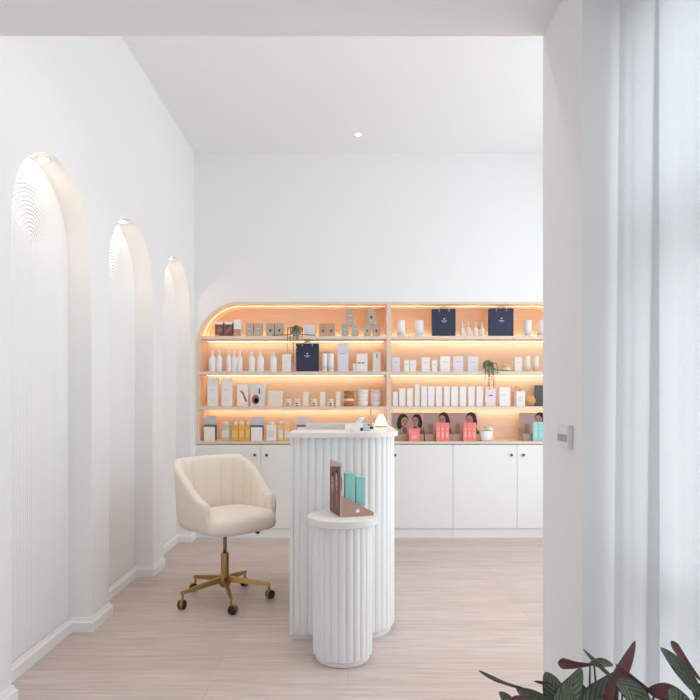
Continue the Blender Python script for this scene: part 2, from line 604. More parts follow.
# dim emissive band along the underside of the rounded top
for (x0, x1), sg in zip(BX, (1, -1)):
    pth = []
    q0, q1 = rect_path(.023), rect_path(.029)
    half = len(q0) // 2
    idx = list(range(5, half)) if sg > 0 else list(range(half, len(q0) - 5))
    P0, P1 = [q0[i] for i in idx], [q1[i] for i in idx]
    if sg > 0:
        P0.append((DX0 - .01, P0[-1][1])); P1.append((DX0 - .01, P1[-1][1]))
    else:
        P0.insert(0, (DX1 + .01, P0[0][1])); P1.insert(0, (DX1 + .01, P1[0][1]))
    b = MB()
    for i in range(len(P0) - 1):
        ya, yb = 5.715, 5.725
        vs = [(p[0], y, p[1]) for y in (ya, yb) for p in (P0[i], P0[i + 1], P1[i + 1], P1[i])]
        b.add(vs, [(0, 1, 2, 3), (4, 5, 6, 7), (3, 2, 6, 7)], 'archglow')
    b.build('led_strip', su)

bw = (CX1 - CX0) / 3
cab_lab = ('white two-door base cabinet behind the cream swivel chair', 'white two-door base cabinet behind the fluted reception desk',
           'white two-door base cabinet beside the doorway edge')
for k in range(3):
    t = thing('base_cabinet', cab_lab[k], 'cabinet', (CX0 + bw * (k + .5), YB, 0), 0, 'white base cabinets under the shelving')
    MB().box((-bw / 2 + .001, .022, .086), (bw / 2 - .001, .30, .880), 'gap').build('body', t)
    MB().box((-bw / 2 + .001, .012, 0), (bw / 2 - .001, .03, .083), 'cab').build('kickboard', t)
    for sg in (-1, 1):
        d = MB().box((min(sg * .0015, sg * (bw / 2 - .0015)), 0, .088), (max(sg * .0015, sg * (bw / 2 - .0015)), .02, .872), 'cab', .0012).build('door', t)
        MB().lathe([(0, 0), (.008, 0), (.006, .008), (.012, .014), (.013, .020), (.008, .024), (0, .025)], 'knob', 16,
                   M=Matrix.Translation((sg * .055, 0, .778)) @ Matrix.Rotation(PI / 2, 4, 'X')).build('knob', d)
tag(MB().box((CX0 + .001, SY0 - .001, .882), (CX1 - .001, SY1 + .02, CZB), 'oakedge').build('benchtop'),
    'long pale oak benchtop over the white base cabinets', 'benchtop')

# ------------------------------------------------------------------ products
ORD = ['first', 'second', 'third', 'fourth', 'fifth', 'sixth', 'seventh', 'eighth', 'ninth', 'tenth', 'eleventh', 'twelfth', 'thirteenth',
       'fourteenth', 'fifteenth', 'sixteenth', 'seventeenth', 'eighteenth', 'nineteenth', 'twentieth']
YI = 5.665                                      # front plane of the goods on the shelves
ROWZ = {1: 1.889, 2: 1.557, 3: 1.230, 4: CZB}
ROWY = {1: 336.0, 2: 371.5, 3: 406.5, 4: 441.5}
ROWN = {1: 'top shelf', 2: 'second shelf', 3: 'third shelf', 4: 'benchtop'}


def spot_(x0, x1, row, depth, yoff=0, zadd=0, front=0):
    X = ((x0 + x1) / 2 - VX) * (YI + front) / F
    return (X, YI + front + depth / 2, ROWZ[row] + zadd + .0006)


def pxw(x0, x1):
    return (x1 - x0) * YI / F


def carton(x0, x1, ytop, row, m, label, deco=None, group=None, zadd=0, ybase=None, depth=None, name='carton', front=0, cat='box'):
    w = pxw(x0, x1)
    h = ((ybase or ROWY[row]) - ytop) * YI / F
    d = depth or min(w, .075)
    b = MB().box((-w / 2, -d / 2, 0), (w / 2, d / 2, h), m, min(.0015, w / 10))
    y = -d / 2 - .0004
    for q in (deco or []):
        k = q[0]
        if k == 'rect':       # fractions of the face: x0, z0, x1, z1
            _, a0, c0, a1, c1, dm = q
            b.box((-w / 2 + a0 * w, y, c0 * h), (-w / 2 + a1 * w, y + .0004, c1 * h), dm)
        elif k == 'ell':
            _, a, c, rx, rz, dm = q
            b.ell(-w / 2 + a * w, c * h, rx * w, rz * h, y - .0002, dm)
        elif k == 'poly':
            b.add([(-w / 2 + a * w, y - .0003, c * h) for a, c in q[1]], [tuple(range(len(q[1])))], q[2])
    o = b.build(name, None, spot_(x0, x1, row, d, zadd=zadd, front=front))
    return tag(o, label, cat, group)


def bottle(x0, x1, ytop, row, label, body='bottle', cap='bottle', shape='pump', group=None, name='tapered_bottle'):
    w = pxw(x0, x1)
    h = (ROWY[row] - ytop) * YI / F
    r = w / 2
    t = thing(name, label, 'bottle', spot_(x0, x1, row, w), 0, group)
    if shape == 'pump':
        MB().lathe([(0, 0), (r * .95, 0), (r, .004), (r, h * .60), (r * .86, h * .68), (r * .42, h * .76), (r * .36, h * .8), (0, h * .8)], body, 20).build('body', t)
        MB().lathe([(0, h * .8), (r * .44, h * .8), (r * .44, h * .86), (r * .38, h * .87), (r * .32, h * .98), (r * .26, h), (0, h)], cap, 14).build('cap', t)
    elif shape == 'cone':
        MB().lathe([(0, 0), (r * .95, 0), (r, .003), (r, h * .46), (r * .9, h * .52), (r * .4, h * .6), (0, h * .6)], body, 18).build('body', t)
        MB().lathe([(0, h * .6), (r * .42, h * .6), (r * .36, h * .75), (r * .16, h * .97), (r * .1, h), (0, h)], cap, 14).build('nozzle', t)
    elif shape == 'square':
        b = MB().box((-r, -r * .7, 0), (r, r * .7, h * .80), body, r * .15)
        b.box((-r * .7, -r * .7 - .0005, h * .18), (r * .7, -r * .7, h * .55), 'pale' if body != 'amber' else 'amberl')
        b.build('body', t)
        MB().lathe([(0, h * .8), (r * .55, h * .8), (r * .55, h * .97), (r * .5, h), (0, h)], cap, 14).build('cap', t)
    else:  # tube standing on its cap
        MB().lathe([(0, h * .14), (r, h * .14), (r, h * .5), (r * .97, h * .97), (r * .9, h), (0, h)], body, 18).build('body', t)
        MB().lathe([(0, 0), (r * .95, 0), (r * .95, h * .13), (0, h * .14)], cap, 18).build('cap', t)
    return t


def jar(x0, x1, ytop, row, label, body, lid, group=None, zadd=0, ybase=None, dots=False, name='jar'):
    w = pxw(x0, x1)
    h = ((ybase or ROWY[row]) - ytop) * YI / F
    r = w / 2
    t = thing(name, label, 'jar', spot_(x0, x1, row, w, zadd=zadd), 0, group)
    b = MB().lathe([(0, 0), (r * .92, 0), (r, .003), (r, h * .66), (0, h * .66)], body, 22)
    if dots:
        for zc, s_ in ((.40, .42), (.12, .34)):
            b.box((-r * s_, -r - .0008, h * (zc - .06)), (r * s_, -r + .004, h * (zc + .06)), 'ink')
    b.build('body', t)
    MB().lathe([(0, h * .66), (r * 1.0, h * .66), (r * 1.0, h * .96), (r * .95, h), (0, h)], lid, 22).build('lid', t)
    return t


def bag(x0, x1, ytop, row, label):
    w = pxw(x0, x1)
    h = (ROWY[row] - ytop) * YI / F
    d = .085
    t = thing('gift_bag', label, 'bag', spot_(x0, x1, row, d), 0, 'navy paper gift bags')
    b = MB()
    vs = [(-w / 2 + .004, -d / 2, 0), (w / 2 - .004, -d / 2, 0), (w / 2 - .004, d / 2, 0), (-w / 2 + .004, d / 2, 0),
          (-w / 2, -d * .30, h), (w / 2, -d * .30, h), (w / 2, d * .30, h), (-w / 2, d * .30, h),
          (-w / 2 + .012, 0, h * .5), (w / 2 - .012, 0, h * .5)]
    b.add(vs, [(0, 3, 2, 1), (0, 1, 5, 4), (2, 3, 7, 6), (1, 2, 9), (1, 9, 5), (2, 6, 9), (9, 6, 5), (0, 8, 3), (0, 4, 8), (3, 8, 7), (8, 4, 7)], 'navy')
    for o_ in b.build('body', t),:
        pass
    # printed emblem over a line of small letters
    sl = (d / 2 - d * .30) / h

    def fy(z):
        return -d / 2 + sl * z - .0008
    q = MB()
    zc = h * .635
    q.add([(-.007, fy(zc), zc), (0, fy(zc - .006), zc - .006), (.007, fy(zc), zc), (0, fy(zc + .009), zc + .009)], [(0, 1, 2, 3)], 'white')
    z2 = h * .55
    xx = -.026
    for k in range(10):
        ww = (.0032, .0042, .003)[k % 3]
        q.add([(xx, fy(z2), z2), (xx + ww, fy(z2), z2), (xx + ww, fy(z2 + .006), z2 + .006), (xx, fy(z2 + .006), z2 + .006)], [(0, 1, 2, 3)], 'white')
        xx += .0053
    z3 = h * .51
    q.add([(-.014, fy(z3), z3), (.014, fy(z3), z3), (.014, fy(z3 + .003), z3 + .003), (-.014, fy(z3 + .003), z3 + .003)], [(0, 1, 2, 3)], 'pale')
    q.build('emblem', t)
    for sy in (-1, 1):
        pts = []
        for k in range(13):
            a = PI * k / 12
            pts.append((-w * .22 * math.cos(a), sy * d * .33, h - .03 + .050 * math.sin(a) ** .6))
        MB().tube(pts, .0036, 'jute', 6).build('handle', t)


# --- rows of cartons and bottles, numbered along each bay from the curved end or from the divider
def bay(x):
    return 'left bay' if x < 389 else 'right bay'


items = []


def want(x0, x1, fn, desc, **k):
    items.append((x0, x1, fn, desc, k))


def flush(row, side):
    """numbers the wanted items: left bay counts from its outer end, right bay from the divider"""
    items.sort(key=lambda q: q[0])
    for i, (x0, x1, fn, desc, k) in enumerate(items):
        if fn is None:                      # a bag or plant that is built on its own still counts
            continue
        ref = ('rounded end' if side == 'left bay' else 'divider')
        fn(x0, x1, row, f'{desc}, {ORD[i]} from the {ref}, {ROWN[row]}, {side}', k)
    items.clear()


def C(ytop, m, deco=None, group=None, depth=None):
    def fn(x0, x1, row, lab, k):
        carton(x0, x1, ytop, row, m, lab, deco, group, depth=depth)
    return fn


def B(ytop, shape='pump', body='bottle', cap='bottle', group=None, name='tapered_bottle'):
    def fn(x0, x1, row, lab, k):
        bottle(x0, x1, ytop, row, lab, body, cap, shape, group, name)
    return fn


def J(ytop, body, lid, group=None, dots=False, name='jar'):
    def fn(x0, x1, row, lab, k):
        jar(x0, x1, ytop, row, lab, body, lid, group, dots=dots, name=name)
    return fn


emb = [('ell', .5, .45, .13, .10, 'ink'), ('rect', .3, .16, .7, .2, 'pale')]
plain = [('rect', .28, .55, .72, .60, 'pale'), ('rect', .36, .2, .64, .24, 'pale')]
txt = [('rect', .25, .62, .75, .65, 'grey'), ('rect', .3, .50, .7, .53, 'pale'), ('rect', .35, .16, .65, .19, 'pale')]
G1 = 'grey cartons on the top shelf'
# top shelf, left bay
want(215, 223, C(321.5, 'brownprint', [('rect', 0, .84, 1, 1, 'white'), ('ell', .55, .45, .3, .22, 'skind'), ('rect', .1, .05, .5, .14, 'grey')], 'brown printed cartons'), 'dark brown photo carton with white top')
want(224.6, 232.4, C(321.5, 'brownprint', [('rect', 0, .84, 1, 1, 'white'), ('poly', [(.1, .1), (.9, .55), (.9, .8), (.1, .35)], 'skind')], 'brown printed cartons'), 'dark brown photo carton with diagonal print')
want(233.6, 240.8, C(319, 'white', [('rect', 0, 0, 1, .44, 'tan'), ('rect', .3, .62, .7, .68, 'pale')]), 'white carton with tan lower half')
for x in ((245.7, 253), (254.4, 262)):
    want(*x, C(322.5, 'grey', plain, G1), 'plain grey carton')
for x in ((266.2, 274.3), (275.5, 283)):
    want(*x, C(322.5, 'grey', emb, G1), 'grey carton with dark emblem')
want(304.3, 315, C(324, 'pale', plain, None, .06), 'wide pale grey box')
for x in ((319.3, 326.7), (327.7, 335)):
    want(*x, C(323, 'tan', emb, 'tan cartons on the top shelf'), 'tan carton')
for x in ((341.3, 348.6), (351.6, 358.6)):
    want(*x, C(323, 'grey', plain, G1), 'grey carton of a small pyramid')
for x in ((364, 370.3), (372.7, 380)):
    want(*x, C(323, 'grey', emb, G1), 'grey emblem carton of a small pyramid')
want(288.6, 303, None, '')
flush(1, 'left bay')
hz = (ROWY[1] - 323) * YI / F
carton(346.5, 354.5, 309, 1, 'grey', 'plain grey carton stacked on top of two plain grey cartons', plain, G1, zadd=hz + .0005, ybase=323)
carton(367.2, 375.4, 309, 1, 'grey', 'grey carton with dark emblem stacked on two emblem cartons by the divider', emb, G1, zadd=hz + .0005, ybase=323)

# top shelf, right bay
for x in ((397.4, 405.6), (414.8, 424.2)):
    want(*x, B(319.5, 'tube', 'bottle', 'bottle', 'white tubes on the top shelf', 'cream_tube'), 'fat white tube')
for x in ((460.3, 465), (466.4, 471.4), (473.4, 478.8), (480, 485.4)):
    want(*x, B(320.5, 'cone', 'ivory', 'ivory', 'small nozzle bottles between the bags', 'nozzle_bottle'), 'small ivory nozzle bottle between the bags')
want(525, 533, B(319.5, 'tube', 'bottle', 'bottle', 'white tubes on the top shelf', 'cream_tube'), 'white tube right of the bags')
want(538.4, 546, B(319.5, 'tube', 'pinkwhite', 'bottle', 'white tubes on the top shelf', 'cream_tube'), 'blush tube cut by the doorway edge')
want(432.5, 456, None, '')
want(489.8, 514, None, '')
flush(1, 'right bay')
bag(432.5, 456, 308, 1, 'navy paper gift bag nearest the divider on the top shelf')
bag(489.8, 514, 307.5, 1, 'navy paper gift bag farthest from the divider on the top shelf')

# second shelf, left bay
GB = 'white tapered bottles on the second shelf'
for x in ((207.8, 215.4), (215.8, 221.6), (226, 231), (231.5, 236.4), (236.6, 242), (248.3, 254.6), (256.4, 263.4), (269.3, 276.6)):
    want(*x, B(350.5, 'pump', 'bottle', 'bottle', GB), 'white tapered bottle')
want(282.2, 291, C(354, 'white', plain, None), 'white carton beside the navy bag')
for x in ((321.7, 327.2), (328.2, 333.8)):
    want(*x, B(353, 'tube', 'bottle', 'bottle', 'slim white bottles right of the bag', 'slim_bottle'), 'slim white round-topped bottle')
want(337.8, 348.4, C(343, 'lilac', txt), 'tall white carton')
want(352.8, 356, C(363.5, 'ivory', None), 'tiny ivory carton')
want(356.6, 367.4, C(353.5, 'white', [('rect', .12, .46, .4, .52, 'ink'), ('rect', .5, .46, .7, .52, 'ink')]), 'squat white carton with dark print')
want(373, 380.8, C(352, 'ivory', [('rect', .45, .7, .55, .95, 'ink')]), 'ivory carton with dark mark')
want(295.7, 318.8, None, '')
flush(2, 'left bay')
bag(295.7, 318.8, 343, 2, 'navy paper gift bag under the hanging succulent, second shelf')

# second shelf, right bay
G2 = 'white cartons on the second shelf'
for x0, x1, yt, m, d in ((391.9, 400, 357, 'lilac', 'wide pale carton'), (404.2, 409.3, 360, 'white', 'slim white carton'), (409.7, 416, 360, 'white', 'small white carton'),
                         (421.7, 429.6, 357, 'white', 'wide white carton'), (431.8, 437.2, 360, 'white', 'slim white carton'), (440.4, 450, 356, 'white', 'broad white carton'),
                         (453.4, 463.2, 356, 'lilac', 'broad pale carton'), (467.8, 478.2, 356, 'lilac', 'broad lilac carton'),
                         (514.8, 522, 357, 'ivory', 'ivory carton with label')):
    want(x0, x1, C(yt, m, txt, G2, .055), d)
want(503.9, 511.7, J(365, 'ivory', 'amberl', None), 'low ivory jar')
want(525, 531, B(355.5, 'tube', 'ivory', 'amberl', 'cream bottles by the doorway', 'slim_bottle'), 'slim cream bottle')
want(533.8, 539.4, B(355.5, 'tube', 'ivory', 'amberl', 'cream bottles by the doorway', 'slim_bottle'), 'slim cream bottle')
want(482.6, 496.8, None, '')
flush(2, 'right bay')

# third shelf, left bay
want(207.4, 217.4, C(378.3, 'white', plain, 'tall white cartons'), 'tall white carton')
want(221.4, 231.6, C(378.3, 'white', plain, 'tall white cartons'), 'tall white carton')
want(237, 248, C(384.5, 'white', [('poly', [(.2, .72), (.55, .68), (.98, .22), (.75, .2), (.5, .55)], 'skind'), ('rect', 0, 0, 1, .18, 'pinkwhite')]), 'white carton with brown diagonal print')
want(250.6, 264.6, C(384, 'pale', [('ell', .36, .30, .27, .22, 'skind'), ('ell', .4, .27, .14, .12, 'skin'), ('rect', .58, .55, .68, .8, 'greyd'), ('rect', .76, .55, .82, .8, 'pinkwhite')], None), 'grey photo carton with pink face print')
want(268.2, 282, C(391, 'ivory', plain, None), 'low wide ivory carton')
GC = 'white candle jars with two dark marks'
for x in ((284.8, 291), (293.8, 300), (310.6, 317), (327.6, 333.8)):
    want(*x, J(399, 'ivory', 'ivory', GC, True, 'candle_jar'), 'small white candle jar')
for x in ((303, 308.2), (319.9, 324.9), (335.9, 340.3)):
    want(*x, C(392, 'ivory', None, 'slim ivory cartons between the candles'), 'slim ivory carton between candles')
flush(3, 'left bay')
h1 = 7.6
GA = 'stacked jars at the divider end of the third shelf'
for x0, x1, yt, bd, ld, nm in ((343.7, 354, 391, 'amberd', 'ivory', 'brown amber jar'), (358, 368.2, 389.8, 'white', 'white', 'white jar farther from the divider'), (371, 381.6, 389.8, 'pinkwhite', 'pinkwhite', 'blush white jar nearest the divider')):
    hh = (406.5 - yt) / 2
    jar(x0, x1, 406.5 - hh, 3, f'{nm}, lower one of two stacked on the third shelf', bd, ld, GA)
    jar(x0, x1, 406.5 - hh, 3, f'{nm}, upper one of two stacked on the third shelf', bd, ld if bd != 'amberd' else 'amberd', GA, zadd=hh * YI / F + .0005)

# third shelf, right bay
G3 = 'slim white cartons on the third shelf'
for x0, x1, yt, d in ((392.8, 397.8, 392, 'shortest slim white carton'), (399.2, 405.2, 388.6, 'slim white carton'), (407, 412.6, 388.6, 'slim white carton'), (414.9, 419.4, 384, 'tallest slim white carton'),
                      (421.3, 427.2, 386.5, 'slim white carton'), (428, 434.2, 386.5, 'slim white carton'), (436, 441.8, 386.5, 'slim white carton'), (444.2, 449.6, 386.5, 'slim white carton'),
                      (451.3, 457.9, 386.5, 'slim white carton'), (459.8, 466, 386.5, 'slim white carton'), (468.3, 474.5, 386.5, 'slim white carton'), (476.7, 482.8, 386.5, 'slim white carton')):
    want(x0, x1, C(yt, 'white', [('rect', .3, .5, .7, .53, 'pale')], G3), d)
want(485.4, 495.6, C(387.5, 'pinkwhite', [('rect', .25, .25, .8, .75, 'lilac'), ('rect', .35, .55, .7, .6, 'ink')]), 'blush carton with blue label')
want(499.4, 510.2, C(387.5, 'white', [('rect', .2, .55, .7, .62, 'pale'), ('rect', .25, .3, .7, .34, 'pale')]), 'leaning white carton')
want(516.6, 525, C(391.5, 'white', [('rect', .2, .3, .8, .7, 'pale')]), 'white carton under the dried flowers')
flush(3, 'right bay')
carton(534.8, 543.5, 385, 3, 'greyd', 'slate grey framed card standing at the end of third shelf', [('rect', .1, .06, .9, .94, 'band')], depth=.02, front=.15)

# rattan ball and dried flowers beside it
t = thing('rattan_ball', 'round amber rattan ball on the third shelf beside the slate card', 'ornament', (1.738, 5.735, ROWZ[3] + .0006))
r = .054
b = MB()
b.lathe([(r * .9 * math.sin(PI * k / 14), r - r * .9 * math.cos(PI * k / 14)) for k in range(15)], 'rattan', 20)
for k in range(7):
    Mx = Matrix.Translation((0, 0, r)) @ Matrix.Rotation(k * .9, 4, 'Z') @ Matrix.Rotation(k * .7, 4, 'X')
    b.tube([Mx @ Vector((r * .94 * math.cos(2 * PI * q / 24), r * .94 * math.sin(2 * PI * q / 24), 0)) for q in range(25)], r * .07, 'rattan', 5)
b.build('woven_ball', t)
t = thing('dried_flower_bunch', 'bunch of dried cream flowers in a small cup behind white carton, third shelf', 'flowers', (((519 - VX) * 5.78 / F), 5.80, ROWZ[3] + .0006))
MB().lathe([(0, 0), (.022, 0), (.026, .09), (.021, .09), (.018, .01), (0, .01)], 'ivory', 16).build('cup', t)
b = MB()
for k in range(16):
    a, q = R.uniform(0, 2 * PI), R.uniform(.015, .07)
    tip = Vector((q * math.cos(a) + .012, q * .5 * math.sin(a), R.uniform(.135, .185)))
    b.tube([(0, 0, .05), (tip.x * .4, tip.y * .4, .11), tip], .0015, 'rattan', 5)
    b.lathe([(0, -.012), (.009, -.004), (.010, .004), (0, .012)], 'pinkwhite' if k % 3 else 'rattan', 8, M=Matrix.Translation(tip))
b.build('blooms', t)

# benchtop, left bay
GD = 'white boxed kits with a dark band'
def kit(x0, x1, ytop, label, bandm):
    w = pxw(x0, x1)
    h = (ROWY[4] - ytop) * YI / F
    t = thing('boxed_kit', label, 'box', spot_(x0, x1, 4, .07), 0, GD)
    b = MB().box((-w / 2 + .006, .015, 0), (w / 2 - .006, .035, h), 'pale', .001)
    b.build('back_card', t)
    b = MB().box((-w / 2 + .004, -.035, 0), (w / 2 - .008, .012, h * .58), 'white', .001)
    b.box((-w / 2, -.030, h * .03), (-w / 2 + .004, .012, h * .60), 'ink').box((w / 2 - .008, -.030, h * .03), (w / 2 - .002, .012, h * .60), 'ink')
    b.box((-w / 2, -.034, h * .58), (w / 2 - .002, .012, h * .66), bandm)
    b.build('carton', t)
kit(203.4, 215.8, 417, 'white boxed kit with grey band at the rounded end of the shelving, on benchtop', 'band')
kit(250.6, 263.2, 417.8, 'white boxed kit with blue band behind the swivel chair on benchtop', 'bandb')
kit(296.8, 308.4, 417.4, 'white boxed kit with mauve band, half hidden by reception desk', 'bandp')
bottle(220.8, 229.2, 422, 4, 'grey green square bottle between the grey-banded kit and amber bottles', 'clear', 'bottle', 'square', None, 'square_bottle')
for k, (x0, x1) in enumerate(((231.3, 238.1), (237.9 + .6, 244.4), (245, 250.2))):
    bottle(x0, x1, 422, 4, f'bright amber bottle with white cap, {ORD[k]} of three left of blue-banded kit', 'amber', 'bottle', 'square', 'bright amber bottles', 'square_bottle')
bottle(266.2, 275.8, 422, 4, 'white square bottle beside the blue-banded kit on benchtop', 'bottle', 'bottle', 'square', None, 'square_bottle')
for k, (x0, x1) in enumerate(((277.6, 283.4), (284, 289.8))):
    bottle(x0, x1, 422, 4, f'pale amber bottle beside the white square bottle, {("nearer", "farther")[k]} one of two', 'amberl', 'ivory', 'square', 'pale amber bottles', 'square_bottle')


# --- card displays with a portrait print
def display(loc, rz, w, d, hb, hw, hf, label, boxes, two, group, name='card_display', faces=1):
    t = thing(name, label, 'display stand', loc, rz, group)
    b = MB()
    y0, y1 = -d / 2, d / 2
    for sx in (-1, 1):
        xa = sx * w / 2
        b.prism([(y0, 0), (y1, 0), (y1, hw), (y0, hf)], 'x', xa - sx * .0001, xa - sx * .004, 'kraft')
    b.box((-w / 2 + .004, y0, 0), (w / 2 - .004, y0 + .004, hf), 'kraft')
    b.box((-w / 2 + .004, y0 + .004, 0), (w / 2 - .004, y1, .012), 'kraft')
    # inner ramp
    zr = hw * .55
    b.prism([(y0 + .004, .010), (y1, .010), (y1, zr), (y0 + .004, hf * .9)], 'x', -w / 2 + .004, w / 2 - .004, 'kraft')
    # small printed mark on the wedge
    ym = (y0 + y1) / 2
    for sx in (-1, 1):
        b.box((sx * (w / 2 + .0003) - .0003, ym - .010, .020), (sx * (w / 2 + .0003) + .0003, ym + .010, .030), 'white')
        b.box((sx * (w / 2 + .0003) - .0003, ym - .006, .032), (sx * (w / 2 + .0003) + .0003, ym + .006, .037), 'white')
    b.build('tray', t)
    b = MB().box((-w / 2, y1, 0), (w / 2, y1 + .005, hb), 'mauve')
    y = y1 - .0006
    def face(cx, cz, s, flip=1):
        b.ell(cx + flip * .10 * s, cz + .10 * s, .50 * s, .62 * s, y, 'hair')
        b.ell(cx + flip * .42 * s, cz - .22 * s, .26 * s, .50 * s, y - .0001, 'hair')
        b.ell(cx - flip * .06 * s, cz - .06 * s, .34 * s, .48 * s, y - .0003, 'skin')
        b.ell(cx - flip * .06 * s, cz - .85 * s, .22 * s, .45 * s, y - .0002, 'skind')
        for e in (-1, 1):
            b.ell(cx - flip * .08 * s + e * .14 * s, cz + .02 * s, .07 * s, .035 * s, y - .0005, 'hair')
            b.ell(cx - flip * .08 * s + e * .14 * s, cz + .11 * s, .09 * s, .018 * s, y - .0005, 'hair')
        b.ell(cx - flip * .10 * s, cz - .12 * s, .05 * s, .09 * s, y - .0005, 'skind')
        b.ell(cx - flip * .08 * s, cz - .30 * s, .12 * s, .05 * s, y - .0005, 'lip')
    if faces == 2:
        face(-w * .08, hb * .68, hb * .40, -1)
        face(w * .30, hb * .70, hb * .36, 1)
    elif faces == 3:
        face(-w * .22, hb * .70, hb * .34, -1)
        face(w * .20, hb * .62, hb * .34, 1)
        b.box((-w / 2 + .004, y1 - .0009, 0), (w / 2 - .004, y1 - .0002, hb * .34), 'skind')
    else:
        face(w * .24, hb * .74, hb * .40, 1)
        b.box((-w * .30, y1 - .0008, hb * .1), (-w * .12, y1 - .0003, hb * .60), 'kraft')
    if faces == 3:
        n0 = len(b.v)
        y = y1 + .0002
        b.box((-w / 2 + .001, y1 + .005, 0), (w / 2 - .001, y1 + .0052, hb * .97), 'brownprint')
        T = Matrix.Translation((0, 2 * y1 + .0047, 0)) @ Matrix.Scale(-1, 4, (0, 1, 0))
        nb = MB()
        for cx, cz, s_ in ((-w * .18, hb * .64, hb * .34), (w * .2, hb * .56, hb * .34)):
            nb.ell(cx, cz, .34 * s_, .72 * s_, y1 - .0008, 'hair')
            nb.ell(cx + .05 * s_, cz - .05 * s_, .24 * s_, .50 * s_, y1 - .0011, 'skin')
            nb.ell(cx + .05 * s_, cz - .95 * s_, .17 * s_, .62 * s_, y1 - .0010, 'skind')
            nb.ell(cx + .05 * s_, cz - .32 * s_, .10 * s_, .05 * s_, y1 - .0013, 'lip')
            for e in (-1, 1):
                nb.ell(cx + .05 * s_ + e * .1 * s_, cz + .03 * s_, .06 * s_, .03 * s_, y1 - .0013, 'hair')
        nb.add([(-w / 2, y1 - .0009, hb * .97), (w / 2, y1 - .0009, hb * .97), (w / 2, y1 - .0009, hb * .86), (-w / 2, y1 - .0009, hb * .94)], [(0, 1, 2, 3)], 'mauve')
        for fi, f in enumerate(nb.f):
            b.add([nb.v[q] for q in f], [tuple(range(len(f)))], nb.mats[nb.m[fi]], False, T)
    b.build('photo_board', t)
    return t


YD = YI + .09
def bdisp(x0, x1, label, faces):
    w = pxw(x0, x1)
    w = (x1 - x0) * (YI + .155) / F
    return display((((x0 + x1) / 2 - VX) * (YI + .155) / F, YD, CZB + .0005), 0, w, .14, .262, .115, .065, label, None, False, 'portrait displays on the benchtop', faces=faces), ((x0 + x1) / 2 - VX) * (YI + .02) / F


def pbox(X, Y, z, w, d, h, m, mp, label, group, rz=0, tilt=0):
    b = MB().box((-w / 2, -d / 2, 0), (w / 2, d / 2, h), m, .001)
    b.box((-w * .3, -d / 2 - .0004, h * .62), (w * .3, -d / 2, h * .68), mp).box((-w * .22, -d / 2 - .0004, h * .2), (w * .22, -d / 2, h * .5), mp)
    return tag(b.build('carton', None, (X, Y, z), rz), label, 'box', group)


GP = 'coral cartons in the portrait displays'
bdisp(391.2, 422, 'card display with two portrait faces, nearest the reception desk', 2)
pbox((414 - VX) * YI / F, YI - .012, CZB + .0005, pxw(408.6, 419.4), .035, pxw(427.6, 440), 'coral', 'coralpale', 'squat coral carton in front of the two-face display', GP)
for j, (x0, x1, lb) in enumerate(((423, 449.6, 'middle'), (450, 477, 'third'))):
    bdisp(x0, x1, f'card display with one dark-haired portrait, {("beside the two-face display", "next to the white tub")[j]}', 1)
    for k in range(3):
        xa = x0 + 13 + k * 4.4
        pbox((xa + 2.1 - VX) * (YI - .01) / F, YI - .009, CZB + .0005, pxw(0, 4.2), .028, pxw(421, 439.4), 'coral', 'coralpale',
             f'tall coral carton, {ORD[k]} of three in the display {("beside the two-face display", "next to the white tub")[j]}', GP)
bdisp(519.4, 546, 'card display with purple portrait print, cut by the doorway edge', 1)
for k in range(2):
    pbox((535.4 + k * 5.4 - VX) * (YI - .01) / F, YI - .009, CZB + .0005, pxw(0, 5.2), .028, pxw(421, 440), 'teal', 'tealp',
         f'teal carton in the benchtop display by the doorway, {("nearer the white tub", "cut by the edge")[k]}', 'teal cartons on the benchtop')
# white tub with its lid propped on top
t = thing('cream_tub', 'white tub with a loose lid on the benchtop beside the coral cartons', 'tub', ((487.0 - VX) * YI / F, YI + .04, CZB + .0006))
MB().lathe([(0, 0), (.052, 0), (.060, .006), (.066, .095), (.063, .097), (.057, .012), (0, .012)], 'bottle', 28).build('body', t)
MB().lathe([(0, 0), (.044, 0), (.046, .004), (.046, .020), (.042, .024), (0, .024)], 'ivory', 24,
           M=Matrix.Translation((.018, 0, .106)) @ Matrix.Rotation(.16, 4, 'Y')).build('lid', t)


